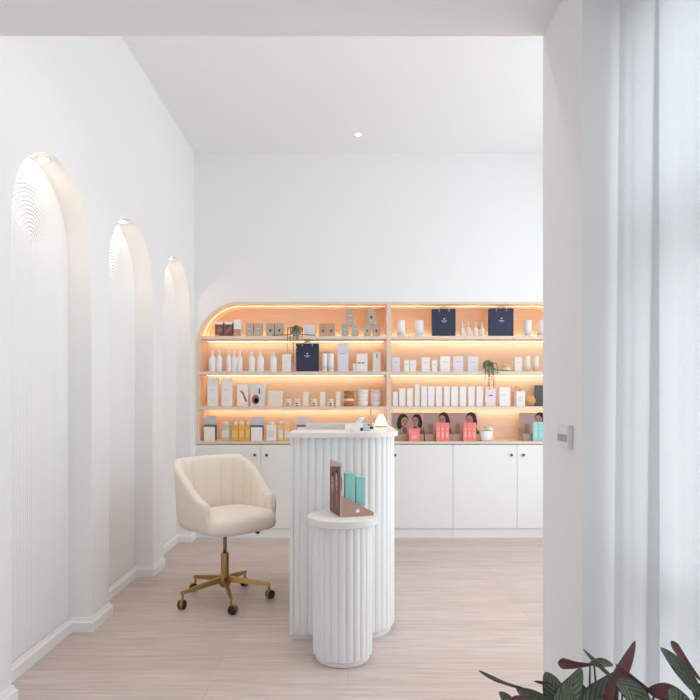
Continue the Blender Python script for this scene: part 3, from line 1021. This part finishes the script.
# --- trailing succulents
def trailing(xc, yt, row, label, strands, runners):
    loc = ((xc - VX) * YI / F, YI + .05, ROWZ[row] + .0006)
    t = thing('trailing_succulent', label, 'plant', loc, 0, 'trailing succulents on the shelves')
    MB().lathe([(0, 0), (.030, 0), (.040, .05), (.036, .05), (.030, .02), (0, .02)], 'pot', 18).build('pot', t)
    b = MB()
    for k in range(46):
        a = R.uniform(0, 2 * PI)
        rr = R.uniform(.012, .050)
        top = R.uniform(.085, .125) - rr * .3
        x, y = rr * math.cos(a), rr * .75 * math.sin(a)
        m = 'green' if R.random() < .6 else 'greenp'
        b.tube([(x * .3, y * .3, .04), (x * .7, y * .7, top), (x * 1.05, y * 1.05, top - .015), (x * 1.2, y * 1.2 , max(.012, top - .06))], [.003, .005, .005, .002], m, 6)
    b.build('foliage', t)
    for dx, drop in strands:
        b = MB()
        pts = [(dx * .5, -.03, .09), (dx, -.085, .075), (dx, -.122, .02)]
        n = max(3, int(drop / .03))
        for k in range(1, n + 1):
            pts.append((dx + .003 * math.sin(k * 1.7 + dx * 90), -.124, .02 - drop * k / n))
        b.tube(pts, [.004] * 3 + [.0042 - .0024 * k / n for k in range(1, n + 1)], 'green', 6)
        for k in range(3, len(pts)):
            p = Vector(pts[k])
            for sg in (-1, 1):
                b.lathe([(0, -.004), (.0042, 0), (0, .006)], 'greenp' if (k + sg) % 3 else 'green', 6, M=Matrix.Translation(p + Vector((sg * .005, 0, .004))))
        b.build('strand', t)
    for x0, x1 in runners:
        MB().tube([(x0 * .4, -.05, .05), (x0, -.095, .014), ((x0 + x1) / 2, -.100, .010), (x1, -.094, .007)], [.004, .0055, .0045, .003], 'green', 6).build('runner', t)


trailing(295.8, 323.5, 1, 'trailing green succulent on the top shelf hanging over the navy bag', [(-.072, .165), (-.015, .26), (.012, .17), (.030, .10), (.066, .03), (-.045, .08)], [(-.05, -.22), (.05, .23)])
trailing(489.8, 359, 2, 'trailing green succulent on the second shelf hanging over the white cartons', [(-.058, .10), (-.03, .16), (-.022, .19), (.014, .14), (.022, .18), (.056, .05), (.0, .10)], [(.05, .2)])

# ------------------------------------------------------------------ reception desk
DXL, DXR, DYF, DYB, DZ = -.309, .2645, 3.225, 4.53, 1.119
RR = .21
PITCH = .0408


def desk_path():
    p = [(DXL + .012, DYF)]
    p += [(DXR - RR + RR * math.sin(PI / 2 * k / 24), DYF + RR - RR * math.cos(PI / 2 * k / 24)) for k in range(25)]
    p += [(DXR, DYB)]
    return [Vector(q) for q in p]


def resample(p, step):
    L = [0]
    for a_, b_ in zip(p, p[1:]):
        L.append(L[-1] + (b_ - a_).length)
    n = int(L[-1] / step)
    out = []
    for k in range(n + 1):
        s = L[-1] * k / n
        i = max(j for j in range(len(L)) if L[j] <= s + 1e-9)
        i = min(i, len(p) - 2)
        f = (s - L[i]) / (L[i + 1] - L[i])
        d = (p[i + 1] - p[i]).normalized()
        out.append((p[i].lerp(p[i + 1], f), Vector((d.y, -d.x)), s))
    return out


dk = thing('reception_desk', 'white fluted reception desk with one rounded corner and pale stone ledge', 'desk', (0, 3.9, 0))
OFS = Vector((0, -3.9, 0))


def reeded(pts, z0, z1, amp, pitch, m, b, closed=False):
    vs = []
    for p, nrm, s in pts:
        u = (s / pitch) % 1
        h = amp * math.sqrt(max(0, 1 - (2 * u - 1) ** 2)) - amp
        q = p + nrm * h
        vs += [(q.x, q.y, z0), (q.x, q.y, z1)]
    n = len(pts)
    fs = [(2 * i, 2 * i + 1, (2 * i + 3) % (2 * n), (2 * i + 2) % (2 * n)) for i in range(n if closed else n - 1)]
    b.add(vs, fs, m, True)


MT = Matrix.Translation(OFS)
b = MB()
rp_ = resample(desk_path(), PITCH / 12)
rp_ = [(p + Vector(OFS[:2]), n_, s) for p, n_, s in rp_]
reeded(rp_, .035, DZ - .026, .010, PITCH, 'desk', b)
b.build('fluted_front', dk)
b = MB()   # plain inner lining, left end panel, rear panel
lin_ = [(p - n_ * .034, n_, s) for p, n_, s in rp_]
vs = []
for p, n_, s in lin_:
    vs += [(p.x, p.y, .035), (p.x, p.y, DZ - .026)]
b.add(vs, [(2 * i, 2 * i + 1, 2 * i + 3, 2 * i + 2) for i in range(len(lin_) - 1)], 'desk', True)
b.box((DXL - .004, DYF - .006, .035), (DXL + .014, DYF + .30, DZ - .026), 'desk', .001, MT)
b.box((DXL, DYB - .03, .035), (DXR, DYB, DZ - .026), 'desk', .001, MT)
b.build('inner_panels', dk)
b = MB()
pl = [p - n_ * .018 for p, n_, s in rp_]
vs = []
for p in pl:
    vs += [(p.x, p.y, 0), (p.x, p.y, .036)]
b.add(vs, [(2 * i, 2 * i + 1, 2 * i + 3, 2 * i + 2) for i in range(len(pl) - 1)], 'desk', True)
b.box((DXL + .002, DYF + .015, 0), (DXL + .018, DYF + .29, .036), 'desk', 0, MT)
b.box((DXL + .01, DYB - .026, 0), (DXR - .02, DYB - .004, .036), 'desk', 0, MT)
b.build('plinth', dk)
# ledge: a U-shaped pale top
ov = .020
outer = [Vector((DXL - .008, DYF - ov))]
outer += [Vector((DXR - RR + (RR + ov) * math.sin(PI / 2 * k / 20), DYF + RR - (RR + ov) * math.cos(PI / 2 * k / 20))) for k in range(21)]
outer += [Vector((DXR + ov, DYB + .01)), Vector((DXL - .008, DYB + .01))]
inner = [Vector((DXL - .008, DYF + .28))]
inner += [Vector((-.02, DYF + .28))] * 21
inner += [Vector((-.02, DYB - .035)), Vector((DXL - .008, DYB - .035))]
b = MB()
n = len(outer)
vs = []
for z in (DZ - .026, DZ):
    vs += [(p.x, p.y - 3.9, z) for p in outer] + [(p.x, p.y - 3.9, z) for p in inner]
fs = []
for i in range(n - 1):
    quad = (i, i + 1, n + i + 1, n + i) if (inner[i] - inner[i + 1]).length > 1e-6 else (i, i + 1, n + i)
    fs.append(tuple(reversed(quad)))
    fs.append(tuple(q + 2 * n for q in quad))
    fs.append((i, 2 * n + i, 2 * n + i + 1, i + 1))
    if len(quad) == 4:
        fs.append((n + i, n + i + 1, 3 * n + i + 1, 3 * n + i))
fs += [(0, n, 3 * n, 2 * n), (n - 1, 3 * n - 1, 4 * n - 1, 2 * n - 1)]
b.add(vs, fs, 'cap')
b.build('ledge', dk)
b = MB().box((DXL + .02, DYF + .25, .74), (DXR - .045, DYB - .035, .765), 'cap', .001, MT)
b.build('worktop', dk)

# card terminal, block and lamp on the ledge
zl = DZ + .0004
t = thing('card_terminal', 'white tilted card terminal with dark slot on the desk ledge', 'card terminal', (.048, 3.33, zl), math.radians(100))
b = MB().prism([(-.034, 0), (.030, 0), (.022, .022), (-.016, .058)], 'x', -.026, .026, 'bottle')
b.box((-.0265, -.030, .004), (.0265, -.016, .022), 'screen')
b.build('stand', t)
M4 = Matrix.Translation((0, -.004, .044)) @ Matrix.Rotation(math.radians(-50), 4, 'X')
b = MB().box((-.036, -.046, -.007), (.036, .050, .007), 'bottle', .004, M4)
b.box((-.030, -.038, .0072), (.030, .040, .0078), 'ivory', 0, M4)
b.build('body', t)
b = MB().box((-.020, -.022, 0), (.018, .022, .044), 'bluegrey', .004)
b.box((.006, -.0225, .030), (.0185, .0225, .038), 'ink')
tag(b.build('receipt_box', None, (.105, 3.42, zl)), 'small blue grey box beside the white card terminal', 'box')
t = thing('pen', 'thin tan stick upright in a small dark holder beside the glowing lamp', 'pen', (.140, 3.62, zl))
MB().lathe([(0, 0), (.014, 0), (.014, .012), (.006, .016), (0, .016)], 'ink', 16).build('holder', t)
MB().tube([(0, 0, .014), (-.001, 0, .08), (-.003, 0, .128)], [.0055, .006, .005], 'glassamber', 8).build('barrel', t)
t = thing('table_lamp', 'small glowing cone lamp on the desk ledge', 'lamp', (.212, 3.86, zl))
MB().lathe([(0, 0), (.036, 0), (.036, .006), (.010, .008), (.006, .012), (.006, .03), (0, .03)], 'brass', 24).build('base', t)
MB().lathe([(0, .024), (.039, .012), (.041, .013), (.030, .048), (.014, .078), (.008, .081), (0, .081)], 'lamp', 24).build('lamp_shade', t)

# ------------------------------------------------------------------ pedestal table and its display
TX, TY, TZ = -.028, 3.030, .715
tb = thing('pedestal_table', 'round white fluted pedestal table in front of the reception desk', 'table', (TX, TY, 0))
N = 24
ring = []
for k in range(N * 12):
    a = 2 * PI * k / (N * 12) + .13
    ring.append((Vector((.150 * math.cos(a), .150 * math.sin(a))), Vector((math.cos(a), math.sin(a))), k / 12))
b = MB()
reeded(ring, .030, TZ - .036, .010, 1.0, 'desk', b, True)
b.add([(p.x * .9, p.y * .9, .03) for p, n_, s in ring[::12]], [tuple(range(N))], 'desk')
b.build('fluted_column', tb)
MB().lathe([(0, 0), (.134, 0), (.136, .003), (.136, .031), (0, .031)], 'desk', 48).build('plinth', tb)
MB().lathe([(0, TZ - .037), (.174, TZ - .037), (.178, TZ - .034), (.178, TZ - .002), (.176, TZ), (0, TZ)], 'cap', 96, False).build('tabletop', tb)
n_ = Vector((-.035, 2.962))
fd = Vector((.953, .303))
sd = Vector((-.303, .953))
cen = n_ + sd * .095 + fd * .0875
th = math.atan2(.953, -.303)
display((cen.x, cen.y, TZ + .0005), th, .190, .170, .268, .106, .016, 'taupe card display with portrait board on the pedestal table', None, True, None, faces=3)
for k, (u, v) in enumerate(((-.046, .030), (-.042, -.030))):
    p = cen + sd * u - fd * v
    ang = th + math.radians(-8)
    hz_ = .016 + (.106 * .55 - .016) * (.0875 - (-v) + 0) / .17
    pbox(p.x, p.y, TZ + .064 - (0 if k == 0 else .018), .045, .045, .150 - .004 * k, 'teal', 'tealp',
         ('teal carton at the back of the pedestal table display', 'pale teal carton at the front of the pedestal table display')[k], 'teal cartons on the pedestal table', ang)

# ------------------------------------------------------------------ swivel chair
PH = math.radians(45)
chx = thing('swivel_chair', 'cream channel-tufted swivel tub chair with brass star base', 'chair', (-.80, 3.90, 0), PH)
ZS = .47


def shell_plan(t):
    """t in -1..1 along the U from one arm front round the back to the other"""
    a = abs(t)
    s = 1 if t > 0 else -1
    # straight-ish arm for a>.62, arc round the back otherwise
    if a > .58:
        k = (a - .58) / .42
        return Vector((s * (.282 - .020 * k * k), .045 - .240 * k)), Vector((s, -.02)).normalized()
    q = a / .58 * PI / 2
    ex = 2 / 2.35
    x = .282 * math.sin(q) ** ex
    y = .045 + .215 * math.cos(q) ** ex
    nx, ny = math.sin(q) / .282, math.cos(q) / .215
    return Vector((s * x, y)), Vector((s * nx, ny)).normalized()


def shell_top(t):
    a = abs(t)
    f = min(1, max(0, (a - .34) / .60))
    f = f * f * (3 - 2 * f) * .55 + f * .45
    return .915 - .235 * f


NU = 252
secs = []
for i in range(NU + 1):
    t = -1 + 2 * i / NU
    p, nr = shell_plan(t)
    zt = shell_top(t)
    e = min(1, (1 - abs(t)) / .06)
    e = math.sqrt(max(0.0, 1 - (1 - e) ** 2))
    th_ = .052 * (.30 + .70 * e)
    zt -= .05 * (1 - e) 
    zb = .482
    tuft = .014 * abs(math.sin(PI * t * 7)) ** .55 if abs(t) < .93 else 0
    prof_ = []
    H = zt - zb
    mid = -.5 * th_
    def lean(z):
        return .028 * max(0, (z - zb) / .45) ** 1.3 - .018 * max(0, 1 - (z - zb) / .12) ** 2
    for k in range(9):
        z = zb + .012 + (H - .036) * k / 8
        prof_.append((0 + lean(z), z))
    for k in range(1, 8):
        a_ = PI * k / 8
        z = zt - .024 + .024 * math.sin(a_)
        prof_.append((-.5 * th_ + .5 * th_ * math.cos(a_) + lean(z), z))
    zi = ZS + .045
    for k in range(9):
        z = zt - .024 - (zt - .024 - zi) * k / 8
        g = math.sin(PI * min(1, k / 8 * .9 + .1)) ** .5
        prof_.append((-th_ + lean(z) - tuft * g, z))
    prof_.append((-th_ * .6 + lean(zb), zb + .004))
    prof_.append((-th_ * .2 + lean(zb), zb))
    secs.append([(p.x + nr.x * o_, p.y + nr.y * o_, z) for o_, z in prof_])
b = MB()
n = len(secs[0])
vs = [q for s_ in secs for q in s_]
fs = [(i * n + k, i * n + (k + 1) % n, (i + 1) * n + (k + 1) % n, (i + 1) * n + k) for i in range(NU) for k in range(n)]
fs += [tuple(range(n)), tuple(NU * n + k for k in range(n))]
b.add(vs, fs, 'fabric', True)
b.build('backrest', chx)


def seat_outline(ins, n=72):
    out = []
    for k in range(n):
        a = 2 * PI * k / n
        c_, s_ = math.cos(a), math.sin(a)
        ex = .55 if s_ < 0 else .75
        x = ((.250 + .014 * max(0, -s_)) - ins) * math.copysign(abs(c_) ** .55, c_)
        y = -.045 + ((.258 - ins) if s_ < 0 else (.215 - ins)) * math.copysign(abs(s_) ** ex, s_)
        out.append((x, y))
    return out


b = MB()
lv = [(.06, .470), (.02, .474), (.005, .484), (0, .500), (0, .540), (.007, .560), (.024, .577), (.05, .586), (.10, .592), (.17, .595), (.23, .596)]
vs, fs = [], []
for ins, z in lv:
    vs += [(x, y, z) for x, y in seat_outline(ins)]
n = 72
for i in range(len(lv) - 1):
    fs += [(i * n + k, i * n + (k + 1) % n, (i + 1) * n + (k + 1) % n, (i + 1) * n + k) for k in range(n)]
fs += [tuple(range(n)), tuple((len(lv) - 1) * n + k for k in range(n))]
b.add(vs, fs, 'fabric', True)
b.build('seat', chx)
b = MB().box((-.10, -.11, .444), (.10, .12, .470), 'black', .004)
b.tube([(.06, -.05, .452), (.12, -.10, .450), (.15, -.13, .440)], .006, 'black', 8)
b.lathe([(0, -.018), (.013, -.012), (.017, 0), (.013, .012), (0, .018)], 'black', 14, M=Matrix.Translation((.158, -.138, .436)))
b.build('tilt_mechanism', chx)
MB().lathe([(0, .29), (.0125, .29), (.0125, .44), (0, .44)], 'steel', 18).build('gas_lift', chx)
MB().lathe([(0, .085), (.030, .085), (.036, .10), (.036, .15), (.026, .156), (.026, .300), (.024, .304), (0, .304)], 'brass', 24).build('column', chx)
for k in range(5):
    a = math.radians(1 + 72 * k) - PH
    d = Vector((math.cos(a), math.sin(a), 0))
    sdv = Vector((-d.y, d.x, 0))
    L = .285
    b = MB()
    vs, fs = [], []
    for u, w_, z0, z1 in ((.02, .017, .115, .150), (.12, .014, .105, .136), (L - .01, .010, .088, .108), (L + .012, .008, .090, .104)):
        c_ = d * u
        vs += [c_ - sdv * w_ + Vector((0, 0, z0)), c_ + sdv * w_ + Vector((0, 0, z0)), c_ + sdv * w_ * .7 + Vector((0, 0, z1)), c_ - sdv * w_ * .7 + Vector((0, 0, z1))]
    for i in range(3):
        fs += [(4 * i + q, 4 * i + (q + 1) % 4, 4 * i + 4 + (q + 1) % 4, 4 * i + 4 + q) for q in range(4)]
    fs += [(0, 1, 2, 3), (12, 13, 14, 15)]
    b.add(vs, fs, 'brass')
    lg = b.build('leg', chx)
    cx = d * L
    b = MB()
    tv = Matrix.Translation(cx)
    rotc = Matrix.Rotation(a + .9, 4, 'Z')
    b.lathe([(0, .062), (.007, .062), (.007, .094), (0, .094)], 'brass', 12, M=tv)
    # hood over the wheels
    off = tv @ rotc @ Matrix.Translation((.012, 0, .028)) @ Matrix.Rotation(PI / 2, 4, 'X')
    b.lathe([(.029, -.008), (.0295, -.004), (.0295, .004), (.029, .008)], 'brass', 24, M=off)
    b.tube([tv @ Vector((0, 0, .064)), tv @ rotc @ Vector((.004, 0, .050))], .008, 'brass', 8)
    cst = b.build('caster', lg)
    b = MB()
    for sg in (-1, 1):
        b.lathe([(0, sg * .009), (.027, sg * .009), (.028, sg * .013), (.024, sg * .022), (.012, sg * .027), (0, sg * .028)], 'black', 24, M=off)
    for q in b.v and [0]:
        pass
    # wheels are lifted to rest on the floor
    wz = min(v[2] for v in b.v)
    b.v = [(v[0], v[1], v[2] - wz) for v in b.v]
    w_ = b.build('wheel', lg)

# ------------------------------------------------------------------ sheer curtain
b = MB()
NZ = 26
ZTOP, ZBOT = 2.71, .02
CB = [(1.730, .760), (1.71, .780), (1.68, .787), (1.655, .795), (1.60, .800), (1.552, .803), (1.549, .806), (1.560, .8075), (1.615, .8105), (1.622, .813), (1.612, .8155), (1.56, .8165), (1.50, .812), (1.45, .802), (1.41, .806)]
CT = [(1.730, .784), (1.71, .790), (1.68, .790), (1.655, .796), (1.60, .799), (1.556, .802), (1.553, .804), (1.554, .806), (1.558, .808), (1.560, .8095), (1.558, .811), (1.54, .812), (1.50, .809), (1.45, .802), (1.41, .806)]
k = 0
yy = 1.365
while yy > -1.25:                      # further pleats, out of the frame towards the viewer
    for pts in (CB, CT):
        pts.append((yy, (.822, .790)[k % 2]))
    k += 1
    yy -= .062


def crom(p, n=9):
    out = []
    for i in range(len(p) - 1):
        a_, b_, c_, d_ = (Vector(p[max(0, min(len(p) - 1, i + q))]) for q in (-1, 0, 1, 2))
        for q in range(n):
            u = q / n
            out.append(.5 * (2 * b_ + (c_ - a_) * u + (2 * a_ - 5 * b_ + 4 * c_ - d_) * u * u + (3 * b_ - 3 * c_ + d_ - a_) * u ** 3))
    return out + [Vector(p[-1])]


PB, PT = crom(CB), crom(CT)
vs, fs = [], []
NY = len(PB) - 1
for j in range(NZ + 1):
    u = j / NZ
    for p, q in zip(PB, PT):
        c = p.lerp(q, min(1, u * 1.08))
        vs.append((c.y, c.x, ZBOT + (ZTOP - ZBOT) * u))
for j in range(NZ):
    for i in range(NY):
        a_ = j * (NY + 1) + i
        fs.append((a_, a_ + 1, a_ + NY + 2, a_ + NY + 1))
b.add(vs, fs, 'curtain', True)
t = thing('sheer_curtain', 'sheer white linen curtain hanging in folds over the window', 'curtain', (0, 0, 0))
b.build('fabric_panel', t)
MB().box((.775, YF + .8, 2.712), (.825, YP0 - .02, 2.748), 'trim').build('track', t)

# ------------------------------------------------------------------ light switch on the jamb
t = thing('light_switch', 'white switch plate with rockers on the doorway jamb', 'light switch', (XJ, 1.868, 1.185))
MB().box((-.0155, -.048, -.036), (-.0005, .048, .036), 'switch', .002).build('plate', t)
for k in range(4):
    y = -.030 + .020 * k
    MB().box((-.0185, y - .0075, -.016), (-.0155, y + .0075, .006), 'switchd', .001).build('rocker', t)
MB().box((-.0170, -.034, .014), (-.0155, .018, .028), 'white', .0005).build('display_strip', t)

# ------------------------------------------------------------------ striped house plant at the front
PX, PY = .50, 1.16
pt = thing('potted_prayer_plant', 'leafy prayer plant with striped green and maroon leaves by the curtain', 'plant', (PX, PY, 0))
MB().lathe([(0, 0), (.12, 0), (.13, .01), (.15, .34), (.155, .36), (.145, .36), (.138, .33), (0, .33)], 'pot', 40).build('pot', pt)
MB().lathe([(0, .331), (.137, .331), (0, .338)], 'soil', 32).build('soil', pt)


def bez(p0, p1, p2, u):
    return p0 * (1 - u) ** 2 + p1 * 2 * u * (1 - u) + p2 * u * u


class Leaf:
    vs, fs, uv = [], [], []


def leaf(base, tip, wpx, Y0=1.16, dY=0., bow=0., face=1, twist=0., blunt=0):
    """blade from base px to tip px, lying at depth Y0..Y0+dY; face -1 shows the maroon underside"""
    p0 = at(base[0], base[1], Y0)
    p2 = at(tip[0], tip[1], Y0 + dY)
    ax = (p2 - p0)
    w = wpx * Y0 / F / 2
    side = Vector((ax.z, 0, -ax.x)).normalized()
    view = Vector((0, -1, 0))
    p1 = (p0 + p2) / 2 + side * bow * ax.length
    n1, n2 = 22, 8
    o = len(Leaf.vs)
    for i in range(n1 + 1):
        u = i / n1
        c = bez(p0, p1, p2, u)
        t = (bez(p0, p1, p2, min(1, u + .02)) - bez(p0, p1, p2, max(0, u - .02))).normalized()
        sd_ = t.cross(view).normalized()
        a = twist + .25 * math.sin(u * 5)
        nrm = (sd_.cross(t)).normalized()
        sd2 = sd_ * math.cos(a) + nrm * math.sin(a)
        nr2 = nrm * math.cos(a) - sd_ * math.sin(a)
        ww = w * (math.sin(PI * min(1, u ** .85 * .97 + .03)) ** .62) * (1 if u < .97 else .6)
        if blunt:
            ww = w * max(0, min(1, (1 - u) * 7)) ** .5 * (.12 + .88 * u ** .8)
        if i == n1:
            ww = w * .02
        for j in range(n2 + 1):
            v = -1 + 2 * j / n2
            v_ = v * face
            q = c + sd2 * ww * v_ + nr2 * (abs(v) ** 1.5 * ww * .28 + .05 * ww * math.sin(u * 14) * abs(v))
            Leaf.vs.append(tuple(q - Vector((PX, PY, 0))))
            Leaf.uv.append((u, .5 + v / 2))
    for i in range(n1):
        for j in range(n2):
            a_ = o + i * (n2 + 1) + j
            Leaf.fs.append((a_, a_ + 1, a_ + n2 + 2, a_ + n2 + 1))
    return p0


stems = []


def L(*a, **k):
    stems.append(leaf(*a, **k))


L((523, 688), (478.5, 670.5), 6, bow=-.07, Y0=1.20, twist=.5)
L((566, 706), (516, 688), 17, bow=-.12, Y0=1.18, dY=.02)
L((556, 684.5), (533.5, 681), 4.5, face=-1, Y0=1.22, twist=.3)
L((594, 664), (557.5, 662.5), 12, bow=-.06, face=-1, Y0=1.22, blunt=1)
L((590, 663), (613, 666), 9, bow=-.12, Y0=1.23, dY=.03)
L((552, 712), (581, 667), 24, bow=.12, Y0=1.14, dY=.04)
L((560, 712), (545, 672), 22, bow=.1, Y0=1.19, dY=.04, twist=.25)
L((574, 722), (563, 682), 14, bow=.05, Y0=1.12, twist=.3)
L((582, 716), (617, 671), 32, bow=.08, Y0=1.17, dY=.03)
L((604, 704), (635, 640.5), 13, bow=.05, face=-1, Y0=1.15, dY=.05, twist=.45)
L((622, 686), (583, 649), 5.5, bow=-.02, Y0=1.12, twist=.6)
L((617, 680), (652, 716), 21, bow=-.10, Y0=1.12)
L((655, 694), (615, 663.5), 8, bow=-.04, face=-1, Y0=1.13, twist=.5)
L((648, 690), (690, 706), 18, bow=-.2, face=-1, Y0=1.13)
L((699, 694), (660.5, 647.5), 14, bow=.09, Y0=1.16, dY=.03, twist=.25)
L((703, 683), (671, 640.5), 10, bow=-.05, face=-1, Y0=1.18, dY=.05, blunt=1)
L((688, 712), (669, 688), 22, bow=-.1, Y0=1.10)
L((515, 710), (499, 692), 11, bow=.1, Y0=1.15)
L((540, 716), (512, 697), 16, bow=.1, Y0=1.13, face=-1)
L((600, 720), (577, 680), 18, bow=-.1, Y0=1.20, face=-1, twist=.4)
L((640, 722), (628, 690), 16, bow=.1, Y0=1.19)
L((715, 712), (690, 684), 20, bow=.1, Y0=1.2)
L((625, 740), (590, 705), 30, Y0=1.08)
L((680, 745), (650, 705), 30, Y0=1.08, bow=.1)
L((560, 745), (525, 712), 28, Y0=1.1, bow=-.1)
L((720, 740), (702, 700), 26, Y0=1.12, bow=-.1)
me = bpy.data.meshes.new('foliage')
me.from_pydata(Leaf.vs, [], Leaf.fs)
uvl = me.uv_layers.new(name='UVMap')
for lp in me.loops:
    uvl.data[lp.index].uv = Leaf.uv[lp.vertex_index]
for p in me.polygons:
    p.use_smooth = True
me.materials.append(M_['leaf'])
me.materials.append(M_['leafback'])
fo = bpy.data.objects.new('foliage', me)
COL.objects.link(fo)
fo.parent = pt
sm = fo.modifiers.new('thickness', 'SOLIDIFY')
sm.thickness = .0007
sm.offset = -1
sm.material_offset = 1
sm.use_rim = True
b = MB()
for i, p in enumerate(stems):
    q = p - Vector((PX, PY, 0))
    a = i * 2.4
    r0 = Vector((.04 * math.cos(a), .04 * math.sin(a), .335))
    b.tube([r0, r0.lerp(q, .35) + Vector((0, 0, .05)), r0.lerp(q, .75) + Vector((0, 0, .015)), q], [.004, .0035, .0026, .0016], 'stem', 6)
b.build('stems', pt)

# ------------------------------------------------------------------ daylight
w = bpy.data.worlds.new('sky')
sc.world = w
w.use_nodes = True
nt = w.node_tree
bg = nt.nodes['Background']
sky = nt.nodes.new('ShaderNodeTexSky')
sky.sky_type = 'HOSEK_WILKIE'
sky.turbidity = 6
sky.sun_direction = (-.3, -.5, .8)
mx = nt.nodes.new('ShaderNodeMix')
mx.data_type = 'RGBA'
mx.inputs['Factor'].default_value = .12
mx.inputs['A'].default_value = (.91, .985, 1.025, 1)
nt.links.new(sky.outputs['Color'], mx.inputs['B'])
nt.links.new(mx.outputs['Result'], bg.inputs['Color'])
bg.inputs['Strength'].default_value = 2.45


def area(name, loc, rot, sx, sy, power, col):
    l = bpy.data.lights.new(name, 'AREA')
    l.shape = 'RECTANGLE'
    l.size, l.size_y = sx, sy
    l.energy = power
    l.cycles.is_portal = power == 0
    l.color = col
    o_ = bpy.data.objects.new(name, l)
    COL.objects.link(o_)
    o_.location = loc
    o_.rotation_euler = rot
    return o_


area('shop_opening_portal', (XR + .14, (WY0 + WY1) / 2, (WZ0 + WZ1) / 2), (0, math.radians(90), 0), WZ1 - WZ0, WY1 - WY0, 0, (1, .985, .97))

# ------------------------------------------------------------------ camera and view
cam = bpy.data.cameras.new('camera')
cam.sensor_width = 36
cam.lens = 36 * F / 700
cam.shift_x = (350 - VX) / 700
cam.shift_y = (VY - 350) / 700
cam.clip_start = .02
co = bpy.data.objects.new('camera', cam)
COL.objects.link(co)
co.location = (0, 0, CH)
co.rotation_euler = (PI / 2, 0, 0)
sc.camera = co
sc.view_settings.view_transform = 'Standard'
sc.view_settings.look = 'None'
sc.view_settings.exposure = 0
sc.view_settings.gamma = 1
sc.view_settings.use_curve_mapping = False
sc.cycles.diffuse_bounces = 8
sc.cycles.max_bounces = 12
sc.cycles.transparent_max_bounces = 12
